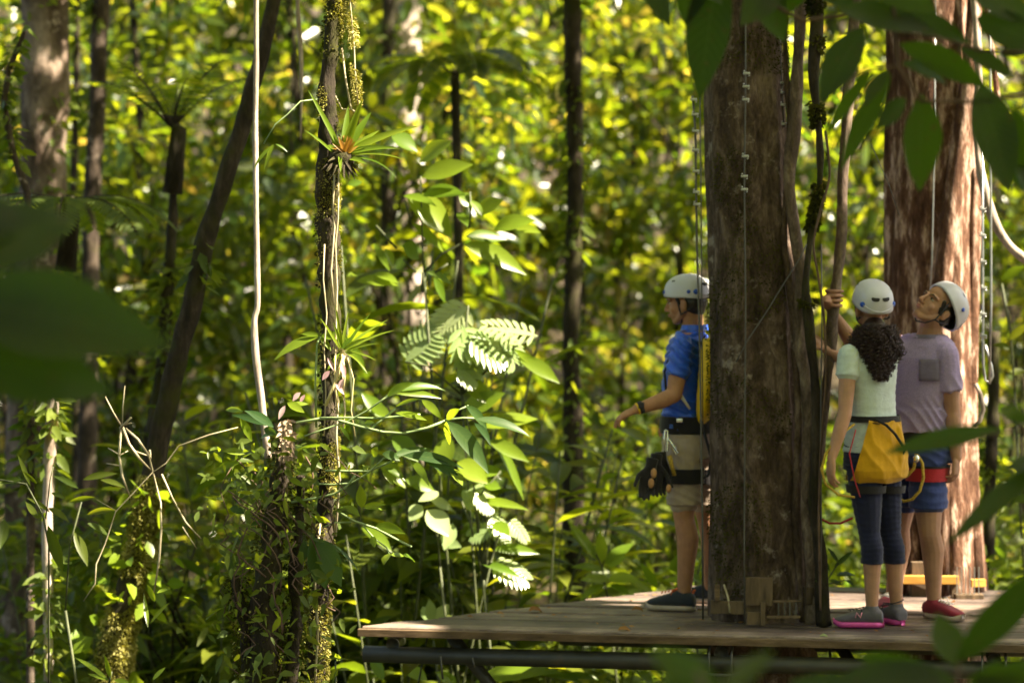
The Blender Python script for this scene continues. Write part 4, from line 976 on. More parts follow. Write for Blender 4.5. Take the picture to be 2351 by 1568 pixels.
for b, t, w, dr, k in [((1120, 250), (1310, 150), 70, .3, 0), ((1170, 215), (1530, 200), 60, .5, 0), ((1180, 230), (1500, 262), 50, .3, 0), ((1180, 320), (1360, 262), 30, .3, 0), ((1360, 270), (1500, 410), 60, .3, 0), ((1180, 360), (1400, 412), 50, .2, 0),
                       ((1200, 380), (1360, 360), 20, .1, 0), ((1530, 415), (1810, 790), 120, .5, 1), ((1530, 420), (1550, 580), 60, .2, 0), ((1530, 405), (1620, 330), 60, .2, 0), ((1660, 310), (1800, 500), 70, .7, 1), ((1720, 400), (2110, 530), 80, .4, 1), ((1720, 430), (1830, 600), 50, .7, 1),
                       ((1030, 660), (1060, 590), 60, .2, 0), ((1090, 640), (1215, 690), 70, .5, 1), ((1160, 650), (1440, 610), 60, .2, 1), ((1230, 650), (1650, 740), 80, .35, 1), ((1280, 680), (1410, 870), 60, .5, 0), ((1370, 680), (1640, 850), 80, .6, 1), ((1090, 760), (1170, 860), 45, .4, 0),
                       ((1110, 740), (1250, 830), 55, .4, 0), ((1560, 740), (1640, 860), 80, .3, 0), ((1000, 720), (960, 760), 40, .3, 0), ((950, 1010), (940, 850), 75, .0, 0), ((960, 1000), (1120, 985), 38, .15, 0), ((960, 1010), (1115, 1025), 30, .1, 0),
                       ((1040, 1130), (1255, 1185), 75, .3, 0), ((830, 1000), (940, 1070), 60, .3, 0), ((790, 1040), (870, 990), 40, .2, 0), ((1140, 1320), (1100, 1400), 70, .2, 0), ((1150, 1330), (1240, 1340), 40, .3, 0), ((1230, 1330), (1315, 1380), 50, .3, 0), ((1020, 1200), (1040, 1280), 50, .2, 0),
                       ((840, 440), (870, 500), 50, .2, 0), ((800, 450), (870, 560), 30, .5, 0), ((970, 430), (1040, 430), 40, .1, 0), ((350, 450), (60, 370), 60, .2, 1), ((350, 460), (150, 340), 70, .3, 1), ((120, 400), (200, 560), 60, .3, 0), ((380, 500), (250, 540), 70, .4, 1), ((280, 470), (370, 510), 60, .2, 1),
                       ((20, 340), (140, 350), 40, .2, 0), ((150, 640), (0, 620), 60, .2, 0), ((120, 700), (-60, 760), 50, .4, 0), ((130, 850), (30, 850), 45, .1, 0), ((190, 1130), (290, 1100), 40, .1, 1), ((440, 800), (560, 870), 40, .2, 0), ((380, 1190), (450, 1190), 50, .1, 0),
                       ((590, 1050), (680, 1130), 45, .2, 1), ((590, 1210), (830, 1330), 40, .3, 1), ((700, 1230), (940, 1480), 30, .5, 1), ((600, 1220), (700, 1568), 180, .5, 1), ((640, 1240), (800, 1560), 160, .6, 1), ((560, 1230), (545, 1390), 70, .3, 1), ((540, 880), (560, 960), 45, .3, 0),
                       ((210, 880), (240, 960), 60, .2, 0), ((50, 1010), (150, 1050), 60, .2, 1), ((610, 820), (660, 860), 45, .2, 1), ((1160, 700), (1200, 700), 30, .2, 0), ((540, 600), (620, 640), 30, .2, 0), ((660, 570), (750, 630), 35, .3, 0), ((440, 290), (560, 360), 60, .2, 2), ((460, 310), (590, 300), 40, .2, 2)]:
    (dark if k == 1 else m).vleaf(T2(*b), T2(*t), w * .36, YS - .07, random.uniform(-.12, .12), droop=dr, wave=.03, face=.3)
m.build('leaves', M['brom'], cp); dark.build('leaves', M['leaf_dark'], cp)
# small leaves filling the tangle
n = 800
X = rng.normal(620, 80, n); Yv = rng.uniform(1010, 1640, n); P = np.array([tuple(A(x, y, YS + random.uniform(-.3, .25))) for x, y in zip(X, Yv)])
Ls = rng.uniform(.025, .085, n); q = leaves_np('small_leaves', M['leaf_mid'], P, rv(n) + [0, 0, -.2], rv(n) + [0, -.6, .6], Ls, Ls * .4, rng.uniform(0, .9, n), cp)
_lt = [A(x, y, 13.2) for x, y in ((350, 1090), (342, 1135), (318, 1280), (275, 1440), (245, 1600))]
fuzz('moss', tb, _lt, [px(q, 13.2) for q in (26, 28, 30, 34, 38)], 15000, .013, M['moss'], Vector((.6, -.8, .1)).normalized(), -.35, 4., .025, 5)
fuzz('small_leaves', tb, _lt, [px(q, 13.2) for q in (28, 30, 32, 36, 40)], 70, .09, M['brom'], Vector((.3, -1, 0)).normalized(), -.2, 6., .12, 3.5)
# pale bare twig at left
tw = empty('twig', A(350, 1080, 10.2)); tag(tw, 'bare pale forked twig hanging in the sun, lower left', 'twig')
def B2(x, y): return (x * .5015, 781.6 + y * .5015)
m = MB()
for pl, r in [([(560, 390), (590, 470), (640, 540), (700, 600)], 4.5), ([(575, 400), (630, 450), (680, 520), (700, 600), (735, 740), (738, 860), (728, 1010), (705, 1150)], 3.6), ([(560, 395), (520, 330), (482, 255)], 2.6), ([(560, 385), (562, 300), (572, 205)], 2), ([(550, 400), (600, 350)], 5), ([(560, 385), (600, 375)], 4),
              ([(555, 400), (545, 520), (560, 620), (598, 720)], 3.6), ([(545, 520), (495, 490)], 2.5), ([(545, 570), (487, 560)], 3), ([(545, 525), (590, 500)], 2), ([(605, 500), (660, 520), (690, 530)], 3), ([(685, 500), (690, 540)], 4),
              ([(700, 600), (530, 780), (480, 930), (440, 1020), (435, 1110), (382, 1190)], 2), ([(740, 610), (790, 720), (850, 830), (920, 905)], 3), ([(700, 600), (760, 560), (820, 480), (960, 430), (1090, 395)], 2.2), ([(530, 775), (440, 725)], 1.2), ([(835, 850), (900, 950)], 1.6)]:
    m.tube([A(*B2(x, y), 10.2 + .03 * math.sin(i * 2 + x)) for i, (x, y) in enumerate(pl)], [px(r * .8, 10.2)] * (len(pl) - 1) + [px(r * .45, 10.2)], 6, wob=.5, fr=30)
m.build('stem', M['twig'], tw)
random.seed(31)
# ================================================================ explicit mid-distance plants
def plant(name, label, cat, Y, stems, leaves, mat='leaf_mid', stemmat='stem_dark', root_at=None, **k):
    x0, y0 = root_at or stems[0][0][0]
    b = A(x0, y0, Y); gz = ground_z(b.x, Y)
    r = empty(name, (b.x, Y, gz)); m = MB()
    m.tube([Vector((b.x + .35, Y + .5, gz - .1)), Vector((b.x + .22, Y + .35, gz * .6 + b.z * .4)), Vector((b.x + .06, Y + .12, gz * .2 + b.z * .8)), b], [.010, .009, .008, .007], 7)
    for pl, rr in stems: m.tube([A(x, y, Y) for x, y in pl], px(rr, Y), 6)
    m.build('stem', M[stemmat], r)
    lf = MB()
    for q in leaves: 
        bb, tt, w_ = q[:3]; dr = q[3] if len(q) > 3 else .25
        lf.vleaf(bb, tt, w_, Y, random.uniform(-.1, .1), droop=dr, seg=8, **k)
    lf.build('leaves', M[mat], r); return tag(r, label, cat)
def C1(x, y): return ((900 + x / 3.1347) / 1.2718, (380 + y / 3.1347) / 1.2718)
plant('broad_leaf_plant', 'sunlit broad-leaved plant right of the bromeliad', 'plant', 13.5,
      [([C1(1060, 1300), C1(1050, 1150), C1(1040, 900), C1(1030, 420)], 2.2), ([C1(1060, 1300), C1(1220, 1130), C1(1390, 1040)], 3), ([C1(890, 640), C1(940, 860)], 2.4), ([C1(620, 870), C1(810, 1080)], 3), ([C1(1480, 560), C1(1490, 760), C1(1470, 900)], 2.5), ([C1(1160, 1300), C1(1280, 1220)], 3), ([C1(870, 1180), C1(990, 1300)], 2.5), ([C1(1060, 1300), C1(1050, 1480)], 6)],
      [(C1(1020, 290), C1(1320, 90), 50, .2), (C1(1040, 430), C1(1510, 310), 54, .15), (C1(1050, 590), C1(1450, 590), 46, .4), (C1(900, 600), C1(1310, 1010), 80, .5), (C1(870, 600), C1(1180, 700), 26, .4), (C1(1550, 760), C1(1790, 630), 44, .2),
       (C1(1700, 910), C1(2080, 820), 50, .3), (C1(1440, 970), C1(1820, 1000), 36, .15), (C1(1420, 1040), C1(2000, 1330), 52, .35), (C1(950, 850), C1(1240, 1120), 28, .3), (C1(860, 1050), C1(1010, 1180), 54, .3), (C1(600, 1030), C1(745, 1290), 20, .2), (C1(700, 1080), C1(780, 1250), 30, .3),
       (C1(1090, 1300), C1(1320, 1420), 24, .4), (C1(1150, 1340), C1(1250, 1580), 22, .3), (C1(440, 1380), C1(830, 1420), 36, .3), (C1(600, 1310), C1(830, 1400), 26, .3), (C1(350, 1340), C1(520, 1310), 20, .2), (C1(760, 50), C1(1000, 200), 50, .3), (C1(1370, 750), C1(1460, 880), 30, .3),
       (C1(1480, 640), C1(1600, 800), 26, .3), (C1(1380, 600), C1(1500, 700), 40, .4), (C1(360, 500), C1(500, 470), 20, .2), (C1(1900, 900), C1(2130, 940), 30, .3)], 'brom', face=.5)
def lobed(mb, b, t, w_, Y, n=8, rnd=.5, dy=0):
    """deeply cut leaf: narrow lobes either side of a midrib"""
    p0 = A(*b, Y); p1 = A(*t, Y + dy); d_ = (p1 - p0); L = d_.length; d_.normalize()
    nrm = Vector((.35, -.75, .75)).normalized(); s_ = d_.cross(nrm).normalized(); nrm = s_.cross(d_)
    W = px(w_, Y)
    mb.leaf(p0, d_, nrm, L, W * .22, droop=.1, rnd=rnd, seg=6)
    for i in range(n):
        u = .08 + .84 * i / (n - 1); c = p0 + d_ * L * u
        for sg in (-1, 1):
            ll = W * .55 * math.sin(math.pi * (.22 + .66 * u)) ; dd = (s_ * sg + d_ * (.25 + .9 * u)).normalized()
            mb.leaf(c, dd, nrm + Vector((0, 0, .2)), ll, W * .13, droop=.25, rnd=rnd, seg=4, peak=.6, tip=.6)
def lobed_plant(label, Y, items, root_at):
    b = A(*root_at, Y); gz = ground_z(b.x, Y); r = empty('split_leaf_plant', (b.x, Y, gz)); m = MB()
    m.tube([Vector((b.x + .3, Y + .5, gz - .1)), Vector((b.x + .1, Y + .3, gz * .4 + b.z * .6)), b], .008, 6)
    for it in items: m.tube([b, b.lerp(A(*it[0], Y), .6) + Vector((0, 0, .05)), A(*it[0], Y)], .006, 5)
    m.build('stem', M['stem_dark'], r); lf = MB()
    for it in items: lobed(lf, it[0], it[1], it[2], Y + random.uniform(-.1, .1), 8, random.random())
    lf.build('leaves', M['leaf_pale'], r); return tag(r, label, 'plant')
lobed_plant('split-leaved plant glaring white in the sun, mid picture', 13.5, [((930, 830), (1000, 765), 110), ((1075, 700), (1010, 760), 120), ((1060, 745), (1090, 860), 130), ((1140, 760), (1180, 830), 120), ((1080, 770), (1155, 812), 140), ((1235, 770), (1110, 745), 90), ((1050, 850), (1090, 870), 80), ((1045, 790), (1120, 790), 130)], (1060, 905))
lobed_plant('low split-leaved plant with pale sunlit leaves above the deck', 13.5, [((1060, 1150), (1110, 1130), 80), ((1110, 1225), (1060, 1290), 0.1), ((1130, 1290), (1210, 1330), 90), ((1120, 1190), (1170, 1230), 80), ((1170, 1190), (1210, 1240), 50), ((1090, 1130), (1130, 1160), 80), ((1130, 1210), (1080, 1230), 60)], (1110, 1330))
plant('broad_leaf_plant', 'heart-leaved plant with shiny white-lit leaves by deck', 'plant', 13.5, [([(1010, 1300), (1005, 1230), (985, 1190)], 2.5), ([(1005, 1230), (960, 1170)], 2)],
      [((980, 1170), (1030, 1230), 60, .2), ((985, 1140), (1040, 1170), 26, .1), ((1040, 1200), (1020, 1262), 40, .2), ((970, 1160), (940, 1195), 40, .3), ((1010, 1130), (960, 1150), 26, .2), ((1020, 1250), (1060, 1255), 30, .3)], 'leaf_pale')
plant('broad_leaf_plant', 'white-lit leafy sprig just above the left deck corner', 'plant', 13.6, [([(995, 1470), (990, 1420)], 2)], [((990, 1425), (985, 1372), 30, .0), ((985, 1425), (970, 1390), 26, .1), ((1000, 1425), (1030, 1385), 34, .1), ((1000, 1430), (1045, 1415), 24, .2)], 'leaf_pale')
plant('broad_leaf_plant', 'bank of long bright leaves behind the climber sprays', 'plant', 13.5, [([(1100, 1250), (1090, 1150), (1080, 1000), (1060, 900)], 2.5), ([(1090, 1150), (1150, 1080)], 2)],
      [((880, 960), (830, 900), 40, .2), ((850, 930), (900, 960), 30, .2), ((1030, 1000), (1010, 1090), 60, .1), ((1060, 950), (1160, 900), 56, .2), ((1110, 980), (1235, 960), 48, .2), ((1120, 1010), (1215, 1060), 36, .25), ((1050, 1060), (1120, 1110), 60, .3), ((1080, 1090), (1160, 1080), 42, .2),
       ((1110, 1110), (1150, 1120), 34, .2), ((1090, 1150), (1215, 1170), 24, .3), ((1130, 1200), (1170, 1230), 40, .3), ((1130, 1260), (1240, 1270), 28, .25), ((1100, 1290), (1200, 1330), 22, .35), ((1190, 820), (1285, 880), 40, .3), ((1180, 800), (1260, 870), 22, .3), ((1060, 870), (1130, 930), 50, .3), ((1130, 1000), (1200, 1150), 30, .4),
       ((900, 1000), (960, 1060), 50, .3), ((930, 1100), (1000, 1130), 40, .3), ((870, 1060), (930, 1120), 46, .3), ((830, 1210), (900, 1270), 34, .5)], 'brom', face=.5)
plant('broad_leaf_plant', 'bright yellow-green ginger-like plant behind deck, left of trunk', 'plant', 14.3, [([(1395, 1370), (1382, 1300), (1368, 1270)], 2.5), ([(1382, 1300), (1400, 1250)], 2)],
      [((1378, 1290), (1302, 1192), 26, .1), ((1372, 1280), (1310, 1215), 24, .1), ((1385, 1290), (1378, 1215), 30, .0), ((1388, 1295), (1455, 1245), 34, .15), ((1395, 1300), (1440, 1275), 22, .2), ((1390, 1310), (1310, 1300), 24, .3), ((1400, 1330), (1330, 1330), 28, .3), ((1395, 1330), (1470, 1330), 30, .4), ((1400, 1340), (1450, 1370), 22, .4), ((1390, 1340), (1330, 1380), 22, .4)], 'brom', face=.6)
plant('broad_leaf_plant', 'long-leaved green plant between deck and great trunk', 'plant', 14.0, [([(1590, 1380), (1600, 1320), (1612, 1280)], 2.2)],
      [((1612, 1340), (1560, 1290), 20, .3), ((1600, 1310), (1640, 1255), 22, .2), ((1600, 1330), (1650, 1290), 22, .2), ((1590, 1340), (1520, 1330), 24, .4), ((1600, 1350), (1650, 1350), 22, .3), ((1500, 1360), (1440, 1330), 24, .4), ((1510, 1350), (1470, 1290), 22, .2)], 'brom', face=.5)
plant('sapling', 'young plant with narrow drooping leaves at lower left', 'sapling', 10.3, [([(112, 1700), (112, 1250), (98, 1180), (60, 1110), (0, 1100), (-40, 1130)], 2.4), ([(105, 1190), (115, 1100), (122, 1070)], 1.5)],
      [((88, 1190), (58, 1150), 16, .1), ((108, 1180), (95, 1195), 20, .2), ((110, 1205), (145, 1315), 30, .1), ((118, 1130), (150, 1145), 14, .2), ((50, 1100), (0, 1108), 16, .3), ((70, 1115), (40, 1040), 12, .2), ((115, 1175), (60, 1140), 12, .3), ((10, 1190), (0, 1260), 30, .1), ((110, 1165), (160, 1200), 16, .4), ((85, 1110), (52, 1080), 10, .2)], 'leaf_mid')
plant('fern_plant', 'leafy sprig in front of the pale lit lower-left stem', 'plant', 12.0, [([(150, 1400), (160, 1250), (190, 1140)], 2)],
      [((190, 1100), (270, 1085), 18, .2), ((180, 1120), (120, 1090), 14, .3), ((200, 1180), (270, 1170), 16, .3), ((200, 1200), (250, 1230), 20, .3), ((170, 1220), (200, 1300), 26, .4), ((230, 1100), (290, 1120), 14, .3), ((160, 1150), (220, 1140), 14, .1)], 'leaf_mid')
plant('broad_leaf_plant', 'narrow lit leaves at the foot of the leaning trunk', 'plant', 11.3, [([(250, 1568), (256, 1540)], 3)],
      [((250, 1560), (168, 1505), 12, .2), ((250, 1560), (200, 1545), 12, .1), ((262, 1560), (300, 1568), 14, .2), ((255, 1560), (240, 1500), 12, .1), ((340, 1440), (330, 1360), 12, .0), ((345, 1430), (390, 1380), 10, .3), ((355, 1380), (338, 1340), 14, .1), ((360, 1360), (390, 1350), 10, .2), ((350, 1560), (380, 1530), 12, .2)], 'brom', face=.6)
plant('shrub_sprig', 'dark little sprig growing beside the woman, low', 'plant', 12.15, [([(1900, 1432), (1893, 1380), (1900, 1330), (1925, 1290)], 1.6), ([(1900, 1340), (1940, 1330)], 1.3)],
      [((1915, 1300), (1960, 1262), 13, .1), ((1905, 1310), (1880, 1270), 14, .2), ((1920, 1320), (1965, 1320), 14, .3), ((1905, 1330), (1935, 1345), 12, .3), ((1925, 1290), (1900, 1255), 12, .0), ((1895, 1350), (1870, 1330), 10, .2), ((1940, 1330), (1962, 1345), 10, .3)], 'leaf_dark')
plant('broad_leaf_plant', 'broad glowing leaf poking out below the platform', 'plant', 13.2, [([(1150, 1640), (1150, 1580)], 3)],
      [((1090, 1565), (1290, 1540), 60, .3), ((1240, 1548), (1350, 1575), 22, .4), ((1050, 1580), (1000, 1540), 40, .2), ((1290, 1550), (1380, 1560), 22, .3), ((980, 1560), (920, 1530), 36, .3), ((1500, 1570), (1460, 1540), 30, .2), ((880, 1560), (850, 1500), 30, .2)], 'brom', face=.7)
plant('broad_leaf_plant', 'lit leaves and sprigs at the far right behind cables', 'plant', 14.5, [([(2330, 900), (2320, 760), (2300, 650)], 2.5)],
      [((2300, 640), (2360, 610), 26, .2), ((2290, 650), (2250, 640), 20, .3), ((2310, 700), (2370, 690), 24, .3), ((2315, 780), (2370, 740), 24, .2), ((2320, 800), (2280, 790), 20, .3), ((2315, 860), (2360, 850), 22, .3), ((2330, 1110), (2290, 1100), 20, .3), ((2330, 1150), (2370, 1140), 26, .3), ((2310, 1250), (2360, 1240), 26, .2)], 'leaf_mid', face=.5)

# ================================================================ near branches, out of focus
def branch(name, label, Y, stems, leaves, origin, cat='branch', mat='leaf_fg', W=1.0):
    """leafy branch that reaches in from a stem standing outside the frame"""
    ov = Vector(origin); gz = ground_z(ov.x, ov.y)
    r = empty(name, (ov.x, ov.y, gz)); m = MB()
    m.tube([Vector((ov.x, ov.y, gz - .2)), Vector((ov.x + .05, ov.y, (gz + ov.z) / 2)), ov], [.035, .028, .018], 8)
    for pl, rr in stems:
        P3 = [A(x, y, Y) for x, y in pl]; m.tube(P3, px(rr, Y), 7)
    P3 = A(*stems[0][0][0], Y); m.tube([ov, ov.lerp(P3, .5) + Vector((0, 0, .08)), P3], [.016, .012, px(stems[0][1], Y)], 7)
    m.build('stem', M['twig_dark'], r); lf = MB()
    for q in leaves:
        bb, tt, w_ = q[:3]; dr = q[3] if len(q) > 3 else .15; dy = q[4] if len(q) > 4 else random.uniform(-.12, .12)
        lf.vleaf(bb, tt, w_, Y, dy, droop=dr, seg=12, wave=.015, face=random.uniform(-.3, .5))
    lf.build('leaves', M[mat], r); return tag(r, label, cat)
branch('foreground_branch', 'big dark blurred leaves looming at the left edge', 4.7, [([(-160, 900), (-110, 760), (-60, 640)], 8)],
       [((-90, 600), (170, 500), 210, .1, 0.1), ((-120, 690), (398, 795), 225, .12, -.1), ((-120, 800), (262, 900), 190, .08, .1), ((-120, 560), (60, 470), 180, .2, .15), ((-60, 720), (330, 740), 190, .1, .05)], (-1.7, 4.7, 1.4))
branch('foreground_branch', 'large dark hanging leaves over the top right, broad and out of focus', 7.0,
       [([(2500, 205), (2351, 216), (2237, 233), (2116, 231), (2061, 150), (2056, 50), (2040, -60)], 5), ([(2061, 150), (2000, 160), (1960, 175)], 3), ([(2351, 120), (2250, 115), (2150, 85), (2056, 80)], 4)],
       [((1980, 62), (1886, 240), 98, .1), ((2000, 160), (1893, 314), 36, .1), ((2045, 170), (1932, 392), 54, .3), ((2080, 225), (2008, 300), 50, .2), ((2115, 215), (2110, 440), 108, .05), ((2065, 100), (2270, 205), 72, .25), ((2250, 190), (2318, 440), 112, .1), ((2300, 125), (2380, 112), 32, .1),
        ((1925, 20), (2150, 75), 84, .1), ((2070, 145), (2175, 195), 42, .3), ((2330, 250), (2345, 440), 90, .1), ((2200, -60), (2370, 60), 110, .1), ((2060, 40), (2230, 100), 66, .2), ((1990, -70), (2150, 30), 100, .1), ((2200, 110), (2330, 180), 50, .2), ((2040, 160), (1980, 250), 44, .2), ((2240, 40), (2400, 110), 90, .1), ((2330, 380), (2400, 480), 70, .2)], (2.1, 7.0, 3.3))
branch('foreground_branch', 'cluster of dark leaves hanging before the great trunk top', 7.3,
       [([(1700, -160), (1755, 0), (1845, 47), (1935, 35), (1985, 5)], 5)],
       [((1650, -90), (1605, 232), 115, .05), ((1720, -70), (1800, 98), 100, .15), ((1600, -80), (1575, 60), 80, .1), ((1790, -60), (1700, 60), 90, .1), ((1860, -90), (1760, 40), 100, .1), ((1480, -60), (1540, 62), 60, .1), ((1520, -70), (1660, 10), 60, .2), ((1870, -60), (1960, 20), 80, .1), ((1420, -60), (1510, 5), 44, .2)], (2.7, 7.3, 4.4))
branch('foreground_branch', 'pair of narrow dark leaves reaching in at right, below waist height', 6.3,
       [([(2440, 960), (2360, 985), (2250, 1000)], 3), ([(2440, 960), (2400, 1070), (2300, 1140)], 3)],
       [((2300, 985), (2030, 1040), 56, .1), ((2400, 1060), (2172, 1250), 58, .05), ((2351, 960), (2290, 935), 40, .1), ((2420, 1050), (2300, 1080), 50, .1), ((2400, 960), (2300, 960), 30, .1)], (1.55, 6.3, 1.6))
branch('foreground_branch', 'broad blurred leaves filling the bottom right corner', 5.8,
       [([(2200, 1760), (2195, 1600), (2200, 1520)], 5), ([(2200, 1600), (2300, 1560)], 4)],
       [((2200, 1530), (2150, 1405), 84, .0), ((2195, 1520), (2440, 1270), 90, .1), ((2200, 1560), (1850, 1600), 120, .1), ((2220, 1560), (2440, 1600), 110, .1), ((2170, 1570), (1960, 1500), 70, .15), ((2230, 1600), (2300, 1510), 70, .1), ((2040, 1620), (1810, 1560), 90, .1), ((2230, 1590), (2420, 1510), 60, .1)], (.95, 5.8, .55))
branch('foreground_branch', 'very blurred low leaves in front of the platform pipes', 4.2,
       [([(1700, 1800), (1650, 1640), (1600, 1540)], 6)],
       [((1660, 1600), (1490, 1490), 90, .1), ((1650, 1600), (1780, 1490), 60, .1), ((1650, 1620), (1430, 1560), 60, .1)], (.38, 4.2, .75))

# ================================================================ unseen canopy added above the frame, shaped to shade the clearing
targets = []      # (point, radius) spots kept sunlit by gaps cut in the added canopy
def T(vx, vy, Y, r): targets.append((np.array(A(vx, vy, Y)), r))
for y in range(60, 1350, 45): T(2205 + random.uniform(-15, 20), y, 13.35, .17)
for x in (1930, 1990, 2080, 2160, 2260, 2330): T(x, 1385, 13.0, .16)
T(1500, 1375, 13.1, .16); T(1590, 1370, 13.2, .16); T(1400, 1385, 13.0, .12); T(860, 1440, 12.1, .10)
T(2062, 765, 12.6, .10); T(1910, 1330, 13, .1)
T(1560, 780, 12.6, .07); T(1610, 800, 12.7, .12); T(1618, 760, 12.8, .1); T(1575, 670, 12.7, .07); T(1530, 850, 12.5, .05)
for y in (240, 500, 560, 700, 760, 860, 900, 950, 1000, 1060, 1100, 1150, 1350, 1420, 1500): T(765, y, 10.5, .10)
for x, y in ((830, 280), (900, 300), (800, 340), (850, 740), (680, 960), (820, 965), (900, 985), (1040, 960), (600, 830), (590, 300), (590, 500), (300, 1000), (340, 1100), (365, 1250), (280, 960)): T(x, y, 10.45, .10)
for x, y in ((1000, 350), (1020, 390), (1120, 450), (960, 780), (1060, 740), (1150, 790), (1100, 800), (1020, 770), (1000, 1190), (1100, 1140), (1180, 1310), (1120, 1190), (1030, 480), (1150, 560), (1180, 590), (1000, 1400), (1100, 1020), (1180, 940), (1150, 1050), (1220, 850)): T(x, y, 13.5, .2)
for x, y in ((320, 1260), (290, 1380), (270, 1450), (250, 1540), (340, 1180), (120, 900), (118, 960), (115, 1050)): T(x, y, 13.0, .16)
for x, y in ((1340, 1230), (1420, 1260), (1350, 1320), (1600, 1300), (1440, 1340)): T(x, y, 14.2, .22)
T(2260, 420, 13.1, .1); T(2300, 540, 13.1, .12); T(2340, 590, 13.1, .12)
for y in range(40, 720, 70): T(588, y, 11.8, .08)
for y in (740, 800, 860, 920, 960): T(592, y, 11.9, .08)
n = 56000
S_ = np.array(SUN)
P = np.stack([rng.uniform(-4.5, 9.5, n), rng.uniform(-4.0, 20.0, n), rng.uniform(4.7, 8.0, n)], 1)
kk = np.array([noise.noise(Vector(p) * .8 + Vector((3, 1, 0))) for p in P]); P = P[kk > -.10]
Dc = rv(n_ := len(P)); Ls = rng.uniform(.16, .32, n_); Pc = P + Dc * Ls[:, None] * .5
# extra leaf clumps put along the sun rays to shade chosen spots
shade = [(A(x, y, Y), r) for x, y, Y, r in [(900, 1445, 12.0, .25), (1050, 1450, 11.9, .3), (1200, 1450, 11.9, .3), (1350, 1450, 11.9, .35), (1500, 1440, 11.9, .35), (1650, 1440, 11.9, .35), (1800, 1445, 11.8, .35), (1950, 1455, 11.7, .35), (2100, 1460, 11.6, .4), (2250, 1465, 11.6, .4), (2340, 1460, 11.6, .4),
         (1200, 1520, 12, .3), (1500, 1520, 12, .3), (1800, 1520, 12, .3), (2100, 1520, 12, .3), (2300, 1520, 12, .3)]]
shade += [(A(1715, y, 12.2), .36) for y in range(-50, 1440, 110)] + [(A(1850, y, 12.1), .25) for y in range(-50, 1440, 130)] + [(A(2060, y, 13.4), .2) for y in range(-50, 1300, 110)]
shade += [(A(2000, y, 11.9), .22) for y in range(880, 1440, 90)] + [(A(2130, y, 12.3), .2) for y in range(850, 1300, 90)] + [(A(1560, y, 12.6), .22) for y in range(900, 1380, 90)]
shade += [(A(x, y, 4.7), .25) for x in (20, 200, 340) for y in (480, 600, 720, 840)] + [(A(x, y, 7.1), .3) for x in (1620, 1760, 1900, 2050, 2200, 2330) for y in (20, 150, 300)] + [(A(x, y, 6), .25) for x, y in ((2150, 1010), (2300, 990), (2250, 1150), (2200, 1480), (2330, 1380), (2000, 1550), (1600, 1540), (2300, 1560))]
shade += [(A(x, y, 10.4), .2) for x in (600, 660) for y in range(1180, 1600, 100)]
for _ in range(70):
    vx = random.uniform(-50, 700); vy = random.uniform(950, 1550); shade.append((A(vx, vy, random.uniform(14, 16.5)), .30))
for _ in range(26):
    vx = random.uniform(250, 760); vy = random.uniform(450, 900); shade.append((A(vx, vy, random.uniform(15, 18)), .35))
for _ in range(26):
    vx = random.uniform(780, 1300); vy = random.uniform(1000, 1500); shade.append((A(vx, vy, random.uniform(14.5, 17)), .25))
ex = []
for p_, r in shade:
    k_ = int(14 + 130 * r); zt = rng.uniform(4.9, 8.0, k_); t_ = (zt - p_.z) / SUN.z
    o_ = rng.normal(size=(k_, 3)) * r * .75
    ex.append(np.array(p_)[None] + np.array(SUN)[None] * t_[:, None] + o_)
ex = np.concatenate(ex); ex = ex[ex[:, 2] > 4.75]
P = np.concatenate([P, ex]); Dc = rv(len(P)); Ls = np.concatenate([Ls, rng.uniform(.2, .36, len(ex))]); Pc = P + Dc * Ls[:, None] * .5
keep = np.ones(len(P), bool)
for t, r in targets:
    dv = Pc - t; al = dv @ S_; dist = np.linalg.norm(dv - al[:, None] * S_, axis=1); keep &= dist > r + Ls * .5
P = P[keep]; n = len(P); Ls = Ls[keep]; Dc = Dc[keep]
cn = leaves_np('crown', M['leaf_far'], P, Dc, rv(n) * .6 + [0, 0, 1], Ls, Ls * .45, np.clip(rng.normal(.5, .22, n), 0, 1), gt)  # added shade leaves, hung on the great trunk as its crown

# fill plants between the bromeliad trunk and the platform
for i, (vx, Y, h_, lab) in enumerate([(880, 14.6, 1.25, 'tall broad-leaved plant just right of the bromeliad trunk'), (980, 15.2, 1.2, 'tall broad-leaved plant behind the white-lit split leaves'), (1130, 14.8, 1.1, 'broad-leaved plant right of the split-leaved plant'),
        (930, 13.8, .8, 'broad-leaved plant low behind the climber sprays'), (1220, 15.0, .9, 'broad-leaved plant left of the slim dark trunk base'), (470, 14.9, .75, 'broad-leaved plant between the leaning trunk and stump'), (180, 14.9, .75, 'broad-leaved plant low at the left beside the pale stem'), (800, 12.0, .65, 'broad-leaved plant at the foot of the bromeliad trunk')]):
    x = tx(vx, Y); o = dup(bpy.data.objects['broad_leaf_plant'], (x, Y, ground_z(x, Y)), i * 1.7, 1.35 * h_ + .15, lab, 'broad-leaved plants left of the platform'); o['category'] = 'plant'
random.seed(77)
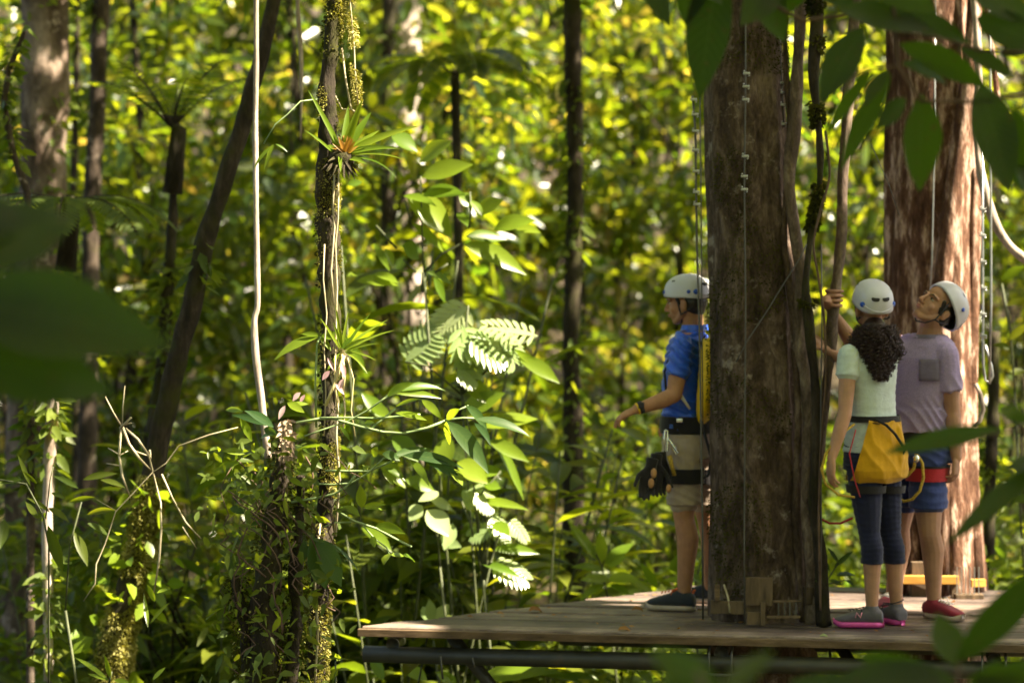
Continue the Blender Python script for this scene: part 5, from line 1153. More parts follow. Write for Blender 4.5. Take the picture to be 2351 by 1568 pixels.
# ================================================================ people
def skinmat(name, c, lip=0):
    m, nt, b, l = newmat(name)
    f = noisen(nt, objco(nt), 14, 4, .6); r = ramp(nt, [(.3, tuple(q * .82 for q in c)), (.7, tuple(min(1, q * 1.12) for q in c))])
    l.new(f, r.inputs[0]); l.new(r.outputs[0], b.inputs['Base Color'])
    b.inputs['Roughness'].default_value = .58; b.inputs['Specular IOR Level'].default_value = .25
    b.inputs['Subsurface Weight'].default_value = .12; b.inputs['Subsurface Radius'].default_value = (.012, .004, .002); b.inputs['Subsurface Scale'].default_value = .6
    bump(nt, noisen(nt, objco(nt), 160, 3), .15, .001, b); return m
def cloth(name, c, rough=.85, heather=0, sheen=.2, spec=.2):
    m, nt, b, l = newmat(name)
    f = noisen(nt, objco(nt, (1, 1, 3) if heather else (1, 1, 1)), 150 if heather else 30, 3, .6)
    k = .30 if heather else .10
    r = ramp(nt, [(.3, tuple(q * (1 - k) for q in c)), (.7, tuple(min(1, q * (1 + k)) for q in c))]); l.new(f, r.inputs[0]); l.new(r.outputs[0], b.inputs['Base Color'])
    b.inputs['Roughness'].default_value = rough; b.inputs['Sheen Weight'].default_value = sheen; b.inputs['Specular IOR Level'].default_value = spec
    bump(nt, noisen(nt, objco(nt), 26, 4, .6, 1.0), .35, .008, b); return m
M['skin_tan'] = skinmat('skin_tan', (.40, .20, .115)); M['skin_light'] = skinmat('skin_light', (.44, .24, .155)); M['skin_man'] = skinmat('skin_man', (.38, .205, .135))
M['lip'] = plain('lip', (.40, .16, .13), .4); M['eye_white'] = plain('eye_white', (.42, .38, .36), .2); M['iris'] = plain('iris', (.02, .012, .01), .15)
M['hair_black'] = plain('hair_black', (.012, .009, .008), .45, var=.4); M['hair_curly'] = plain('hair_curly', (.030, .013, .012), .5, var=.5, scale=60)
M['helmet'] = plain('helmet', (.54, .53, .62), .38, spec=.5, var=.04, scale=4); M['helmet_in'] = plain('helmet_in', (.02, .018, .02), .8)
M['blue_dot'] = plain('blue_dot', (.02, .08, .50), .4); M['strap'] = plain('strap', (.02, .02, .03), .7)
M['blue_shirt'] = cloth('blue_shirt', (.010, .085, .62), .42, sheen=.1, spec=.6)
M['mint_shirt'] = cloth('mint_shirt', (.50, .57, .55)); M['purple_shirt'] = cloth('purple_shirt', (.33, .255, .46), heather=1)
M['pocket'] = cloth('pocket', (.17, .14, .235)); M['yellow_cloth'] = cloth('yellow_cloth', (.52, .27, .006)); M['navy'] = cloth('navy', (.010, .012, .038)); M['denim'] = cloth('denim', (.030, .045, .16))
M['khaki'] = cloth('khaki', (.36, .28, .22)); M['black_web'] = cloth('black_web', (.016, .014, .016)); M['red_web'] = cloth('red_web', (.36, .02, .03)); M['orange_web'] = plain('orange_web', (.60, .12, .03), .7)
M['rope_yellow'] = mnoise('rope_yellow', [(.3, (.20, .12, .02)), (.7, (.62, .42, .06))], 120, (1, 1, 1), .8, .6, .002)
M['yellow_bag'] = plain('yellow_bag', (.80, .52, .01), .45); M['grey_shoe'] = cloth('grey_shoe', (.10, .09, .11)); M['pink_sole'] = plain('pink_sole', (.62, .07, .34), .5)
M['maroon'] = cloth('maroon', (.22, .018, .035)); M['white_lace'] = plain('white_lace', (.72, .68, .66), .7); M['dark_shoe'] = cloth('dark_shoe', (.030, .034, .045)); M['tan_sole'] = plain('tan_sole', (.42, .33, .27), .7)
M['bright_steel'] = plain('bright_steel', (.75, .75, .72), .22, 1.0)
M['glove_tan'] = cloth('glove_tan', (.42, .22, .10))
def unit(v): return Vector(v).normalized()
class Frame:
    def __init__(s, o, f, u):
        s.o = Vector(o); s.f = unit(f); u = Vector(u); u = (u - s.f * u.dot(s.f)).normalized(); s.u = u; s.r = s.f.cross(u)
        s.m = Matrix((s.r, s.f, s.u)).transposed()
    def p(s, x, y, z): return s.o + s.r * x + s.f * y + s.u * z
def head(mb, H, k=1.0):
    """one skull with brow, nose, cheeks, jaw, ears; all pieces are fused with the body"""
    e = lambda x, y, z, a, b, c: mb.ell(H.p(x * k, y * k, z * k), a * k, b * k, c * k, H.m, 16)
    c_ = lambda P, r: mb.caps([H.p(*(q * k for q in p)) for p in P], [q * k for q in r], 10)
    e(0, -.012, .035, .074, .096, .084); e(0, .028, -.018, .060, .064, .086); e(0, .058, -.088, .030, .028, .026)
    for s_ in (-1, 1):
        c_([(s_ * .056, -.005, -.042), (s_ * .046, .025, -.075), (s_ * .018, .062, -.098)], [.018, .017, .016])
        e(s_ * .036, .058, -.030, .023, .018, .024)
        e(s_ * .080, -.014, -.014, .009, .020, .032); e(s_ * .087, -.020, -.004, .006, .013, .020)
        e(s_ * .012, .098, -.036, .009, .010, .007)
        c_([(s_ * .012, .088, .022), (s_ * .036, .084, .026), (s_ * .052, .066, .020)], [.008, .009, .008])
    c_([(0, .088, .014), (0, .104, -.012), (0, .113, -.030)], [.0085, .0095, .0115])
    c_([(-.016, .087, -.060), (0, .093, -.060), (.016, .087, -.060)], [.008, .0095, .008])
    e(0, .03, .05, .062, .056, .052); e(0, .040, -.045, .053, .050, .058); e(0, .056, -.058, .036, .036, .040)
def face_parts(H, parent, k=1.0):
    for s_ in (-1, 1):
        m = MB(); m.ell(H.p(s_ * .031 * k, .0735 * k, .002 * k), .0120 * k, .0110 * k, .0056 * k, H.m, 12); o = m.build('eye', M['eye_white'], parent)
        m = MB(); m.ell(H.p(s_ * .031 * k, .0835 * k, .0045 * k), .0058 * k, .0040 * k, .0058 * k, H.m, 10); i_ = m.build('iris', M['iris'], None); i_.parent = o
        m = MB(); m.tube([H.p(s_ * .013 * k, .092 * k, .021 * k), H.p(s_ * .034 * k, .091 * k, .026 * k), H.p(s_ * .054 * k, .075 * k, .019 * k)], [.0035, .0045, .002], 6); m.build('eyebrow', M['hair_black'], parent)
        m = MB(); m.tube([H.p(s_ * .018 * k, .083 * k, .008 * k), H.p(s_ * .031 * k, .0885 * k, .0105 * k), H.p(s_ * .045 * k, .080 * k, .006 * k)], [.0010, .0018, .0010], 6); m.build('eyelid', M['hair_black'], parent)
    m = MB(); m.ell(H.p(0, .0990 * k, -.0555 * k), .019 * k, .0075 * k, .0042 * k, H.m, 12); m.ell(H.p(0, .0975 * k, -.0650 * k), .016 * k, .008 * k, .0052 * k, H.m, 12); remeshed(m, 'lips', M['lip'], .0015, 2, parent)
def hand(mb, W, d, palm_n, curl=.5, k=1.0, side=1, spread=.10, thumb_open=.5):
    """W wrist, d towards the fingers, palm_n out of the palm; side: thumb side (+1: along n x d)"""
    d = unit(d); n = Vector(palm_n); n = (n - d * n.dot(d)).normalized(); s = n.cross(d) * side
    pc = W + d * .045 * k
    mb.loft([(W - d * .01 * k, s * .024 * k, n * .018 * k, 2), (W + d * .02 * k, s * .034 * k, n * .017 * k, 2.4), (W + d * .06 * k, s * .040 * k, n * .015 * k, 2.6), (W + d * .088 * k, s * .038 * k, n * .011 * k, 2.4)], 16)
    ln = (.070, .078, .073, .058)
    for i in range(4):
        off = (1.5 - i) * .0195 * k
        p = W + d * (.084 - (.005 if i in (0,) else 0) - .007 * (i == 3)) * k + s * off
        q = (d + s * (1.5 - i) * spread).normalized(); pts = [p]; L = ln[i] * k; a = 0
        cu = curl * (1 + .12 * i)
        for seg, fr_ in enumerate((.45, .30, .25)):
            a += cu * (1.1, 1.2, .8)[seg] * .8
            v = (q * math.cos(a) + n * math.sin(a)); pts.append(pts[-1] + v * L * fr_)
        mb.caps(pts, [.0092 * k, .0084 * k, .0076 * k, .0066 * k], 8)
    p = W + d * .022 * k + s * .026 * k
    v1 = (d * .75 + s * .75 + n * .35).normalized(); v2 = (d * .9 + s * (.55 * thumb_open) + n * (.3 + curl * .6)).normalized()
    mb.caps([p, p + v1 * .036 * k, p + v1 * .036 * k + v2 * .030 * k, p + v1 * .036 * k + v2 * .056 * k], [.0135 * k, .0115 * k, .0100 * k, .0080 * k], 8)
def helmet(parent, H, k=1.0, dots=((-142, 86), (-38, 86)), HS=None):
    """rounded climbing helmet: shell with rim, vents, side dots, liner"""
    root = parent
    def sp(th, ph, s_=1.0):   # th azimuth (0 = right, 90 = front), ph from the top
        x = math.cos(th) * math.sin(ph); y = math.sin(th) * math.sin(ph); z = math.cos(ph)
        a, b, c = .098, .122 , .108
        e = 2.3
        rr = (abs(x) ** e + abs(y) ** e + abs(z) ** e) ** (-1 / e)
        return H.p(x * rr * a * k * s_, (y * rr * b - .012) * k * s_, (z * rr * c + .042) * k - (1 - s_) * .0)
    def edge(th):             # lower edge angle: high on the brow, low at the nape, arch over the ears
        fr_ = math.sin(th)
        return R(92 + 16 * max(0, -fr_) ** 1.2 - 4 * max(0, fr_) + 7 * math.cos(th) ** 2)
    N_, K_ = 48, 16; vs = []; fs = []
    for i in range(K_ + 1):
        for j in range(N_):
            th = 2 * math.pi * j / N_; ph = edge(th) * i / K_ if i else 0.001
            s_ = 1.0 + (.025 if i == K_ else .012 if i == K_ - 1 else 0)
            # broad crease round the crown
            s_ += .012 * math.exp(-((math.degrees(ph) - 52) / 7) ** 2)
            vs.append(sp(th, ph, s_))
    for i in range(K_):
        for j in range(N_): fs.append((i * N_ + j, (i + 1) * N_ + j, (i + 1) * N_ + (j + 1) % N_, i * N_ + (j + 1) % N_))
    o1 = len(vs)
    for j in range(N_):
        th = 2 * math.pi * j / N_; vs.append(sp(th, edge(th), .955))
    for j in range(N_): fs.append((K_ * N_ + j, o1 + j, o1 + (j + 1) % N_, K_ * N_ + (j + 1) % N_))
    m = MB(); m.add(vs, fs); h = m.build('helmet', M['helmet'], parent)
    def sub(mb, name, mat):
        o = mb.build(name, mat, None); o.parent = h; return o
    m = MB(); vs = []
    for i in range(9):
        for j in range(N_):
            th = 2 * math.pi * j / N_; vs.append(sp(th, max(.001, edge(th) * i / 8 - .02), .955))
    m.add(vs, [(i * N_ + j, i * N_ + (j + 1) % N_, (i + 1) * N_ + (j + 1) % N_, (i + 1) * N_ + j) for i in range(8) for j in range(N_)]); sub(m, 'liner', M['helmet_in'])
    def patch(th0, th1, ph0, ph1, name, mat, s_=1.012, n1=10, n2=4, bow=0):
        m = MB(); vs = []
        for i in range(n2 + 1):
            for j in range(n1 + 1):
                u = j / n1; v = i / n2; b_ = bow * (1 - (2 * u - 1) ** 2)
                hh = math.sqrt(max(0, 1 - (2 * u - 1) ** 4)) * .5
                ph = (ph0 + ph1) / 2 + (ph1 - ph0) * (v - .5) * 2 * hh + b_
                vs.append(sp(R(th0 + (th1 - th0) * u), R(ph), s_))
        m.add(vs, [(i * (n1 + 1) + j, i * (n1 + 1) + j + 1, (i + 1) * (n1 + 1) + j + 1, (i + 1) * (n1 + 1) + j) for i in range(n2) for j in range(n1)]); sub(m, name, mat)
    for a0, a1 in ((-120, -93.5), (-86.5, -60)): patch(a0, a1, 61, 71, 'vent', M['helmet_in'], 1.020, bow=2)
    for sg in (0, 180):
        for q in (-26, ): patch(sg + q - 7, sg + q + 7, 46, 51, 'vent', M['helmet_in'], 1.024)
    for a, ph_ in dots:
        c = sp(R(a), R(ph_), 1.01); nn = (c - H.p(0, -.01, .03)).normalized(); m = MB(); m.tube([c - nn * .004, c + nn * .004], (.0135 if ph_ > 84 else .010) * k, 16); sub(m, 'dot', M['blue_dot'])
    m = MB(); m.tube([sp(R(-142 + 104 * i / 14), R(86 + 15 * math.sin(math.pi * i / 14)), 1.01) for i in range(15)], .0038 * k, 8); sub(m, 'rib', M['helmet'])
    # chin strap
    m = MB(); G = HS or H
    for s_ in (-1, 1):
        m.tube([G.p(s_ * .083 * k, .022 * k, .045 * k), G.p(s_ * .079 * k, .016 * k, -.01 * k), G.p(s_ * .070 * k, .012 * k, -.060 * k), G.p(s_ * .040 * k, .022 * k, -.100 * k), G.p(0, .040 * k, -.116 * k)], .0042, 6)
        m.tube([G.p(s_ * .078 * k, -.060 * k, -.03 * k), G.p(s_ * .080 * k, -.02 * k, -.055 * k), G.p(s_ * .070 * k, .012 * k, -.062 * k)], .004, 6)
    sub(m, 'chin_strap', M['strap'])
    return h
def folds(ax, freq, amp, seed=0, zlo=None, zhi=None):
    ax = unit(ax)
    def f(co, n):
        t = co.dot(ax) * freq; q = noise.noise(co * 5 + Vector((seed, 0, 0))) * 2.2
        w = math.sin(t + q * 2.0); w = 1 - abs(w) ** .8
        k = .5 + .5 * noise.noise(co * 4 + Vector((0, seed, 3)))
        return amp * (w - .5) * k * 2 + noise.noise(co * 30) * amp * .15
    return f
def ring(c, r, f, a, b, e=2.3): return (c, r * a, f * b, e)
def shoe(parent, ankle, toe, zf, up_m, sole_m, w=.048, lace=None, name='shoe', h=.075):
    """low shoe from heel to toe with sole, tongue and laces"""
    a = Vector((ankle[0], ankle[1], zf)); t = Vector((toe[0], toe[1], zf)); d = (t - a).normalized(); s = Vector((d.y, -d.x, 0)); L = (t - a).length
    z = Vector((0, 0, 1)); q = []
    for u, wd, hh in ((-.30, .55, .045), (-.26, .80, .062), (-.1, .88, h), (.1, .86, h * 1.02), (.32, .88, h * .86), (.55, .98, h * .68), (.78, .95, h * .5), (.92, .75, h * .40), (1.0, .35, h * .28)):
        c = a + d * L * u; q.append((c + z * (.022 + hh / 2), s * w * wd, z * hh / 2, 2.6))
    m = MB(); m.loft([(c, aa, bb, e) for c, aa, bb, e in q], 20); m.caps([a + z * .05, a + z * (h + .012)], [.040, .038])
    root = remeshed(m, name, up_m, .0045, 3, parent)
    m = MB(); vs = []
    n_ = 26
    out = []
    for i in range(n_):
        u = i / (n_ - 1); x = -.33 + 1.37 * u
        wd = (math.sin(min(1, max(0, u * 6)) * math.pi / 2) * (1 - max(0, (u - .78) / .22) ** 2.2 * .75)) * (.88 + .18 * math.sin((u - .35) * 3.0)) * w * 1.06
        out.append((x, max(wd, .012)))
    for i, (x, wd) in enumerate(out):
        c = a + d * L * x; lift = .012 * max(0, (x - .75) / .25) ** 2
        for sg, zz, k in ((-1, .002, .95), (-1, .027, 1.04), (1, .027, 1.04), (1, .002, .95)): vs.append(c + s * sg * wd * k + z * (zz + lift))
    fs = []
    for i in range(n_ - 1):
        for k in range(4): fs.append((i * 4 + k, i * 4 + (k + 1) % 4, (i + 1) * 4 + (k + 1) % 4, (i + 1) * 4 + k))
    fs += [(0, 1, 2, 3), tuple((n_ - 1) * 4 + k for k in (3, 2, 1, 0))]
    m.add(vs, fs); o = m.build('sole', sole_m, None); o.parent = root
    if lace:
        m = MB()
        for i in range(5):
            u = .22 + .09 * i; c = a + d * L * u + z * (.022 + h * (1.0 - .42 * (u - .1)))
            m.tube([c - s * .022, c + z * .006, c + s * .022 + d * .01], .0032, 5)
        m.tube([a + d * L * .2 + z * (h + .028) - s * .02, a + d * L * .26 + z * (h + .03) - s * .045, a + d * L * .30 + z * (h + .0)- s * .05], .003, 5)
        o = m.build('laces', lace, None); o.parent = root
    return root
Z = Vector((0, 0, 1))
# ------------------------------------------------------------ man in blue
YB = 12.72
f = unit((-.94, .30, 0)); r = Vector((f.y, -f.x, 0)); 
pb = empty('person', (A(1585, 1395, YB).x, YB, 0)); tag(pb, 'man in blue shirt, khaki shorts and white helmet half behind the great trunk', 'person')
bl = MB()
hd = Frame(A(1574, 692, YB), (-.90, .38, -.12), (-.1, 0, 1)); head(bl, hd)
nb = A(1590, 762, YB)
bl.caps([hd.p(0, -.03, -.05), nb + Vector((0, 0, .01)), nb - Vector((0, 0, .05))], [.056, .058, .066])
C = lambda vx, vy: A(vx, vy, YB)
tors = [(C(1572, 1010), .160, .108), (C(1570, 960), .150, .110), (C(1570, 900), .155, .106), (C(1575, 840), .175, .104), (C(1580, 790), .185, .092), (C(1586, 762), .12, .070)]
bl.loft([ring(c, r, f, a - .012, b - .012) for c, a, b in tors], 28)
shL = A(1566, 795, YB - .17); elL = A(1548, 905, YB - .22); wrL = A(1462, 938, YB - .25)
bl.caps([shL, shL.lerp(elL, .5), elL], [.050, .050, .041]); bl.caps([elL, elL.lerp(wrL, .35) + Vector((0, 0, -.006)), wrL], [.042, .042, .027])
hand(bl, wrL, unit((-.92, .1, -.42)), (.1, .2, -1), .35, 1.0, 1)
shR = A(1612, 795, YB + .19); elR = A(1625, 905, YB + .24); wrR = A(1560, 960, YB + .30)
bl.caps([shR, shR.lerp(elR, .5), elR], [.050, .048, .041]); bl.caps([elR, wrR], [.041, .027]); hand(bl, wrR, unit((-.9, .1, -.3)), (.1, .2, -1), .5, 1.0, -1)
hL = A(1572, 1030, YB - .09); kL = A(1570, 1185, YB - .10); aL = A(1571, 1362, YB - .07)
hR = A(1605, 1030, YB + .09); kR = A(1622, 1185, YB + .14); aR = A(1632, 1362, YB + .22)
for h_, k_, a_ in ((hL, kL, aL), (hR, kR, aR)):
    bl.caps([h_, h_.lerp(k_, .5), k_], [.088, .076, .056]); cb = -f * .022
    bl.caps([k_, k_.lerp(a_, .28) + cb, k_.lerp(a_, .6) + cb * .5, a_], [.054, .059, .047, .037]); bl.caps([a_, Vector((a_.x, a_.y, .03))], [.037, .035])
remeshed(bl, 'body', M['skin_tan'], .0042, 6, pb)
face_parts(hd, pb)
m = MB(); m.ell(hd.p(0, -.045, -.005), .080, .072, .072, hd.m); m.ell(hd.p(0, -.05, -.05), .058, .05, .035, hd.m); m.caps([hd.p(-.066, .022, .02), hd.p(-.070, .012, -.008)], [.012, .006]); m.caps([hd.p(.066, .022, .02), hd.p(.070, .012, -.008)], [.012, .006]); remeshed(m, 'hair', M['hair_black'], .004, 2, pb)
Hh = Frame(hd.o, (-.90, .38, -.10), (-.1, 0, 1)); helmet(pb, Hh, .98, ((-142, 86), (200, 84), (120, 78)), hd)
sh = MB(); sh.loft([ring(c, r, f, a + (.004 if i else .0), b + (.006 if i else .0)) for i, (c, a, b) in enumerate(tors[1:])], 32)
sh.loft([ring(C(1576, 985), r, f, .166, .130), ring(C(1576, 950), r, f, .160, .126)], 32)
def sleeve(mb, s0, e0, u, r0, r1):
    mb.caps([s0, s0.lerp(e0, u * .5), s0.lerp(e0, u * .82)], [r0, r0 * 1.02, r1]); d_ = (e0 - s0).normalized(); a_ = d_.orthogonal().normalized(); b_ = d_.cross(a_)
    mb.loft([(s0.lerp(e0, u * .5), a_ * r0, b_ * r0, 2), (s0.lerp(e0, u), a_ * r1 * 1.06, b_ * r1 * 1.06, 2)], 20)
sleeve(sh, shL, elL, .62, .064, .064); sleeve(sh, shR, elR, .62, .064, .064)
sh.loft([(nb - Z * .06, r * .12, f * .09, 2), (nb - Z * .02, r * .088, f * .078, 2), (nb + Z * .012, r * .070, f * .068, 2)], 24)
remeshed(sh, 'polo_shirt', M['blue_shirt'], .006, 3, pb, folds((.6, 0, 1), 62, .014, 3))
co = MB(); co.loft([ring(nb + Z * .012 - f * .01, r, f, .074, .072), ring(nb + Z * .040 - f * .012, r, f, .068, .066)], 24, cap=False); co.build('collar', M['blue_shirt'], pb)
st_ = MB(); st_.loft([ring(C(1580, 992), r, f, .172, .132), ring(C(1582, 1050), r, f, .176, .140)], 30)
for h_, k_ in ((hL, kL), (hR, kR)):
    q = h_.lerp(k_, .82); st_.caps([h_, h_.lerp(k_, .5), h_.lerp(k_, .78)], [.100, .092, .078]); st_.loft([(h_.lerp(k_, .45), r * .092, f * .096, 2.2), (q, r * .082, f * .090, 2.2)], 22); st_.loft([(q - Z * .0, r * .085, f * .093, 2.2), (q + Z * .035, r * .085, f * .093, 2.2)], 22)
remeshed(st_, 'shorts', M['khaki'], .006, 3, pb, folds((.5, 0, 1), 60, .005, 9))
hb = MB(); hb.loft([ring(C(1578, 952), r, f, .168, .136), ring(C(1578, 976), r, f, .174, .142), ring(C(1580, 992), r, f, .176, .142)], 30)
o = remeshed(hb, 'waist_belt', M['black_web'], .006, 2, pb)
for h_, k_ in ((hL, kL), (hR, kR)):
    q0_ = h_.lerp(k_, .28); q1_ = h_.lerp(k_, .5); m = MB(); m.loft([(q0_ - r * .0, r * .104, f * .108, 2.2), (q1_, r * .100, f * .104, 2.2)], 24, cap=False); m.build('thigh_strap', M['black_web'], pb)
bs = MB()
for s_ in (-1, 1): bs.tube([nb + r * .10 * s_ - Z * .03 + f * .0, C(1590, 790) + r * .10 * s_ - f * .10, C(1586, 850) + r * .09 * s_ - f * .125, C(1584, 940) + r * .12 * s_ - f * .12], .009, 6)
bs.tube([C(1580, 800) - r * .155 + f * .05, C(1570, 850) - r * .178 + f * .06, C(1575, 930) - r * .16 + f * .06], .007, 6)
bs.build('shoulder_strap', M['strap'], pb)
m = MB(); c0 = A(1562, 905, YB - .185); c1 = A(1584, 938, YB - .18); m.tube([c0, c1], [.010, .006], 8); m.build('strap_end', M['white_lace'], pb)
for vx, vy, w_ in ((1560, 964, 14), (1541, 978, 8)):
    m = MB(); m.box(A(vx, vy, YB - .19), (px(w_, YB), .02, px(9, YB)), bev=.003); m.build('buckle', M['bright_steel'] if vy == 964 else M['blue_dot'], pb)
wt = MB(); wd = (elL - wrL).normalized(); wa = wd.orthogonal().normalized(); wb = wd.cross(wa)
wt.loft([(wrL + wd * .012, wa * .032, wb * .032, 2), (wrL + wd * .034, wa * .034, wb * .034, 2)], 18); wt.box(wrL + wd * .024 + Vector((0, -.031, .012)), (.03, .012, .032), bev=.004); wt.build('watch', M['strap'], pb)
wt = MB(); wt.loft([(wrL + wd * .001, wa * .031, wb * .031, 2), (wrL + wd * .009, wa * .032, wb * .032, 2)], 18); wt.build('wristband', M['yellow_bag'], pb)
shoe(pb, aL, aL + f * .20 - Z * 0, 0, M['dark_shoe'], M['tan_sole'], .050, M['orange_web'], h=.085)
shoe(pb, aR, aR + unit(f + r * .2) * .20, 0, M['dark_shoe'], M['tan_sole'], .050, None, h=.085)
m = MB(); m.tube([Vector((aL.x, aL.y - .02, .095)) - f * .045, Vector((aL.x, aL.y - .02, .115)) - f * .055], .007, 6); m.build('heel_tab', M['orange_web'], pb)
m = MB(); m.tube([Vector((aL.x, aL.y - .02, .12)) + f * .03, Vector((aL.x, aL.y - .02, .10)) + f * .065], .007, 6); m.build('shoe_tongue', M['orange_web'], pb)
# things he carries
bg = empty('backpack', A(1622, 870, YB + .02)); tag(bg, 'yellow rope bag on the back of the man in blue', 'bag')
m = MB(); bc = [A(1622, 775, YB - .10), A(1622, 830, YB - .12), A(1620, 890, YB - .12), A(1612, 940, YB - .11), A(1604, 972, YB - .10)]
m.loft([(c + (-f) * .02, r * a, f * b, 2.6) for c, a, b in zip(bc, (.07, .11, .12, .10, .05), (.035, .05, .055, .045, .02))], 24)
remeshed(m, 'bag_body', M['yellow_bag'], .006, 3, bg, folds((.2, 0, 1), 45, .004, 1))
m = MB(); m.tube([A(1617, 770, YB - .14), A(1608, 840, YB - .16), A(1608, 900, YB - .16), A(1600, 960, YB - .15)], .006, 6); m.tube([A(1624, 880, YB - .15), A(1628, 920, YB - .15), A(1616, 962, YB - .15)], .005, 6); m.build('strap', M['strap'], bg)
gl = empty('work_gloves', A(1505, 1060, YB - .25)); tag(gl, 'bunch of black leather gloves clipped on the belt of the man in blue', 'gloves')
for gi, (ox, oy, ang, mt) in enumerate([(1518, 1058, -.10, 'black_web'), (1506, 1062, .10, 'black_web'), (1494, 1072, .22, 'black_web')]):
    m = MB(); W0 = A(ox, oy, YB - .22 - gi * .03); dd = unit((-math.sin(ang), -.05, -1)); hand(m, W0, dd, (0.2, -1, 0), .35, 1.15, 1 if gi % 2 else -1, .0)
    m.loft([(W0 - dd * .05, dd.orthogonal().normalized() * .034, dd.cross(dd.orthogonal()).normalized() * .03, 2), (W0 + dd * .01, dd.orthogonal().normalized() * .032, dd.cross(dd.orthogonal()).normalized() * .028, 2)], 16)
    remeshed(m, 'glove', M[mt], .005, 2, gl)
for x, y, w_ in ((1501, 1085, 14), (1495, 1108, 14), (1535, 1120, 12)):
    m = MB(); m.ell(A(x, y, YB - .305), px(w_ / 2, YB), .012, px(w_ * .8, YB)); m.build('palm_patch', M['glove_tan'], gl)
m = MB(); m.tube([A(1536, 1045, YB - .25), A(1542, 1065, YB - .26), A(1548, 1090, YB - .25)], .012, 8, wob=.5, fr=60); m.build('cord', M['rope_yellow'], gl)
kb = empty('carabiner', A(1530, 1000, YB - .21)); tag(kb, 'pair of shiny steel carabiners hanging on the belt of the man in blue', 'carabiner')
for pl in ([(1527, 986), (1525, 1008), (1527, 1034), (1533, 1034), (1533, 988)], [(1534, 1004), (1558, 1038), (1552, 1042), (1532, 1012)]):
    m = MB(); P_ = [A(x, y, YB - .215) for x, y in pl]; m.tube(P_ + [P_[0]], .0055, 8); m.build('steel_loop', M['bright_steel'], kb)
m = MB(); m.ell(A(1522, 1040, YB - .23), .012); m.ell(A(1510, 1052, YB - .235), .011); m.build('swivel', M['bright_steel'], kb)
lan = MB(); lan.tube([A(1608, 960, YB - .16), A(1622, 1010, YB - .2), A(1634, 1050, YB - .12), A(1626, 1090, YB - .16), A(1608, 1100, YB - .16)], .008, 8); tag(lan.build('lanyard', M['strap']), 'black lanyard looping from the harness of the man in blue', 'lanyard')

# ------------------------------------------------------------ woman
YW = 12.06
f = unit((-.58, .81, 0)); r = Vector((f.y, -f.x, 0))
pw_ = empty('person', (A(2010, 1435, YW).x, YW, 0)); tag(pw_, 'woman with dark curly hair, mint shirt and navy leggings, seen from behind', 'person')
C = lambda vx, vy, dy=0: A(vx, vy, YW + dy)
bl = MB(); hd = Frame(C(2001, 706), (-.18, .93, .30), (.03, -.25, 1)); head(bl, hd, .97)
nb = C(2000, 772); bl.caps([hd.p(0, -.03, -.05), nb, nb - Z * .04], [.048, .050, .058])
tors = [(C(2004, 1075), .158, .120), (C(2004, 1020), .150, .122), (C(2003, 950), .118, .090), (C(2000, 900), .122, .092), (C(1998, 850), .140, .098), (C(1999, 810), .150, .085), (C(2000, 782), .10, .06)]
bl.loft([ring(c, r, f, a - .010, b - .010) for c, a, b in tors], 28)
shL = C(1949, 815, -.10); elL = C(1940, 948, -.14); wrL = C(1909, 1052, -.16)
bl.caps([shL, shL.lerp(elL, .5), elL], [.044, .042, .034]); bl.caps([elL, elL.lerp(wrL, .35), wrL], [.035, .035, .023]); hand(bl, wrL, unit((-.05, .05, -1)), (.9, .35, 0), .30, .95, 1, .08)
shR = C(2042, 815, .12); elR = C(1972, 850, .30); wrR = C(1895, 800, .25)
bl.caps([shR, shR.lerp(elR, .5), elR], [.044, .040, .033]); bl.caps([elR, elR.lerp(wrR, .35), wrR], [.034, .033, .023]); hand(bl, wrR, unit((-.55, .05, .55)), (-.5, .5, -.5), .45, .95, -1, .08, 1.2)
hL = C(1985, 1080, -.05); kL = C(1996, 1222, -.05); aL = C(2002, 1388, -.02)
hR = C(2028, 1080, .06); kR = C(2044, 1222, .06); aR = C(2058, 1386, .08)
for h_, k_, a_ in ((hL, kL, aL), (hR, kR, aR)):
    bl.caps([h_, h_.lerp(k_, .5), k_], [.088, .072, .050]); cb = -f * .016
    bl.caps([k_, k_.lerp(a_, .28) + cb, k_.lerp(a_, .6) + cb * .5, a_], [.049, .052, .041, .031]); bl.caps([a_, Vector((a_.x, a_.y, .03))], [.031, .032])
remeshed(bl, 'body', M['skin_light'], .0042, 4, pw_)
sh = MB(); sh.loft([ring(c, r, f, a + .007, b + .008) for c, a, b in tors[2:]], 32); sh.loft([ring(C(2004, 1036), r, f, .156, .129), ring(C(2004, 985), r, f, .142, .113), ring(C(2003, 945), r, f, .125, .098)], 32)
sleeve(sh, shL, elL, .36, .057, .057); sleeve(sh, shR, elR, .45, .057, .054); sh.loft([(nb - Z * .06, r * .11, f * .08, 2), (nb - Z * .005, r * .064, f * .062, 2)], 24)
remeshed(sh, 'shirt', M['mint_shirt'], .0055, 3, pw_, lambda co, n: folds((0, 0, 1), 95, .0055, 2)(co, n) * (1.0 if co.z < .95 else .25) * max(0, .7 + 1.5 * noise.noise(co * 4)))
lg = MB(); lg.loft([ring(c, r, f, a + .001, b + .001) for c, a, b in tors[:3]], 30)
for h_, k_, a_ in ((hL, kL, aL), (hR, kR, aR)):
    cb = -f * .016; q = k_.lerp(a_, .42) + cb * .7
    lg.caps([h_, h_.lerp(k_, .5), k_], [.092, .077, .055]); lg.loft([(k_, r * .055, f * .055, 2), (k_.lerp(a_, .2) + cb, r * .056, f * .058, 2), (q, r * .053, f * .056, 2)], 20); lg.loft([(q, r * .055, f * .058, 2), (q + Z * .02, r * .055, f * .058, 2)], 20)
remeshed(lg, 'leggings', M['navy'], .005, 3, pw_, folds((0, 0, 1), 110, .0025, 5))
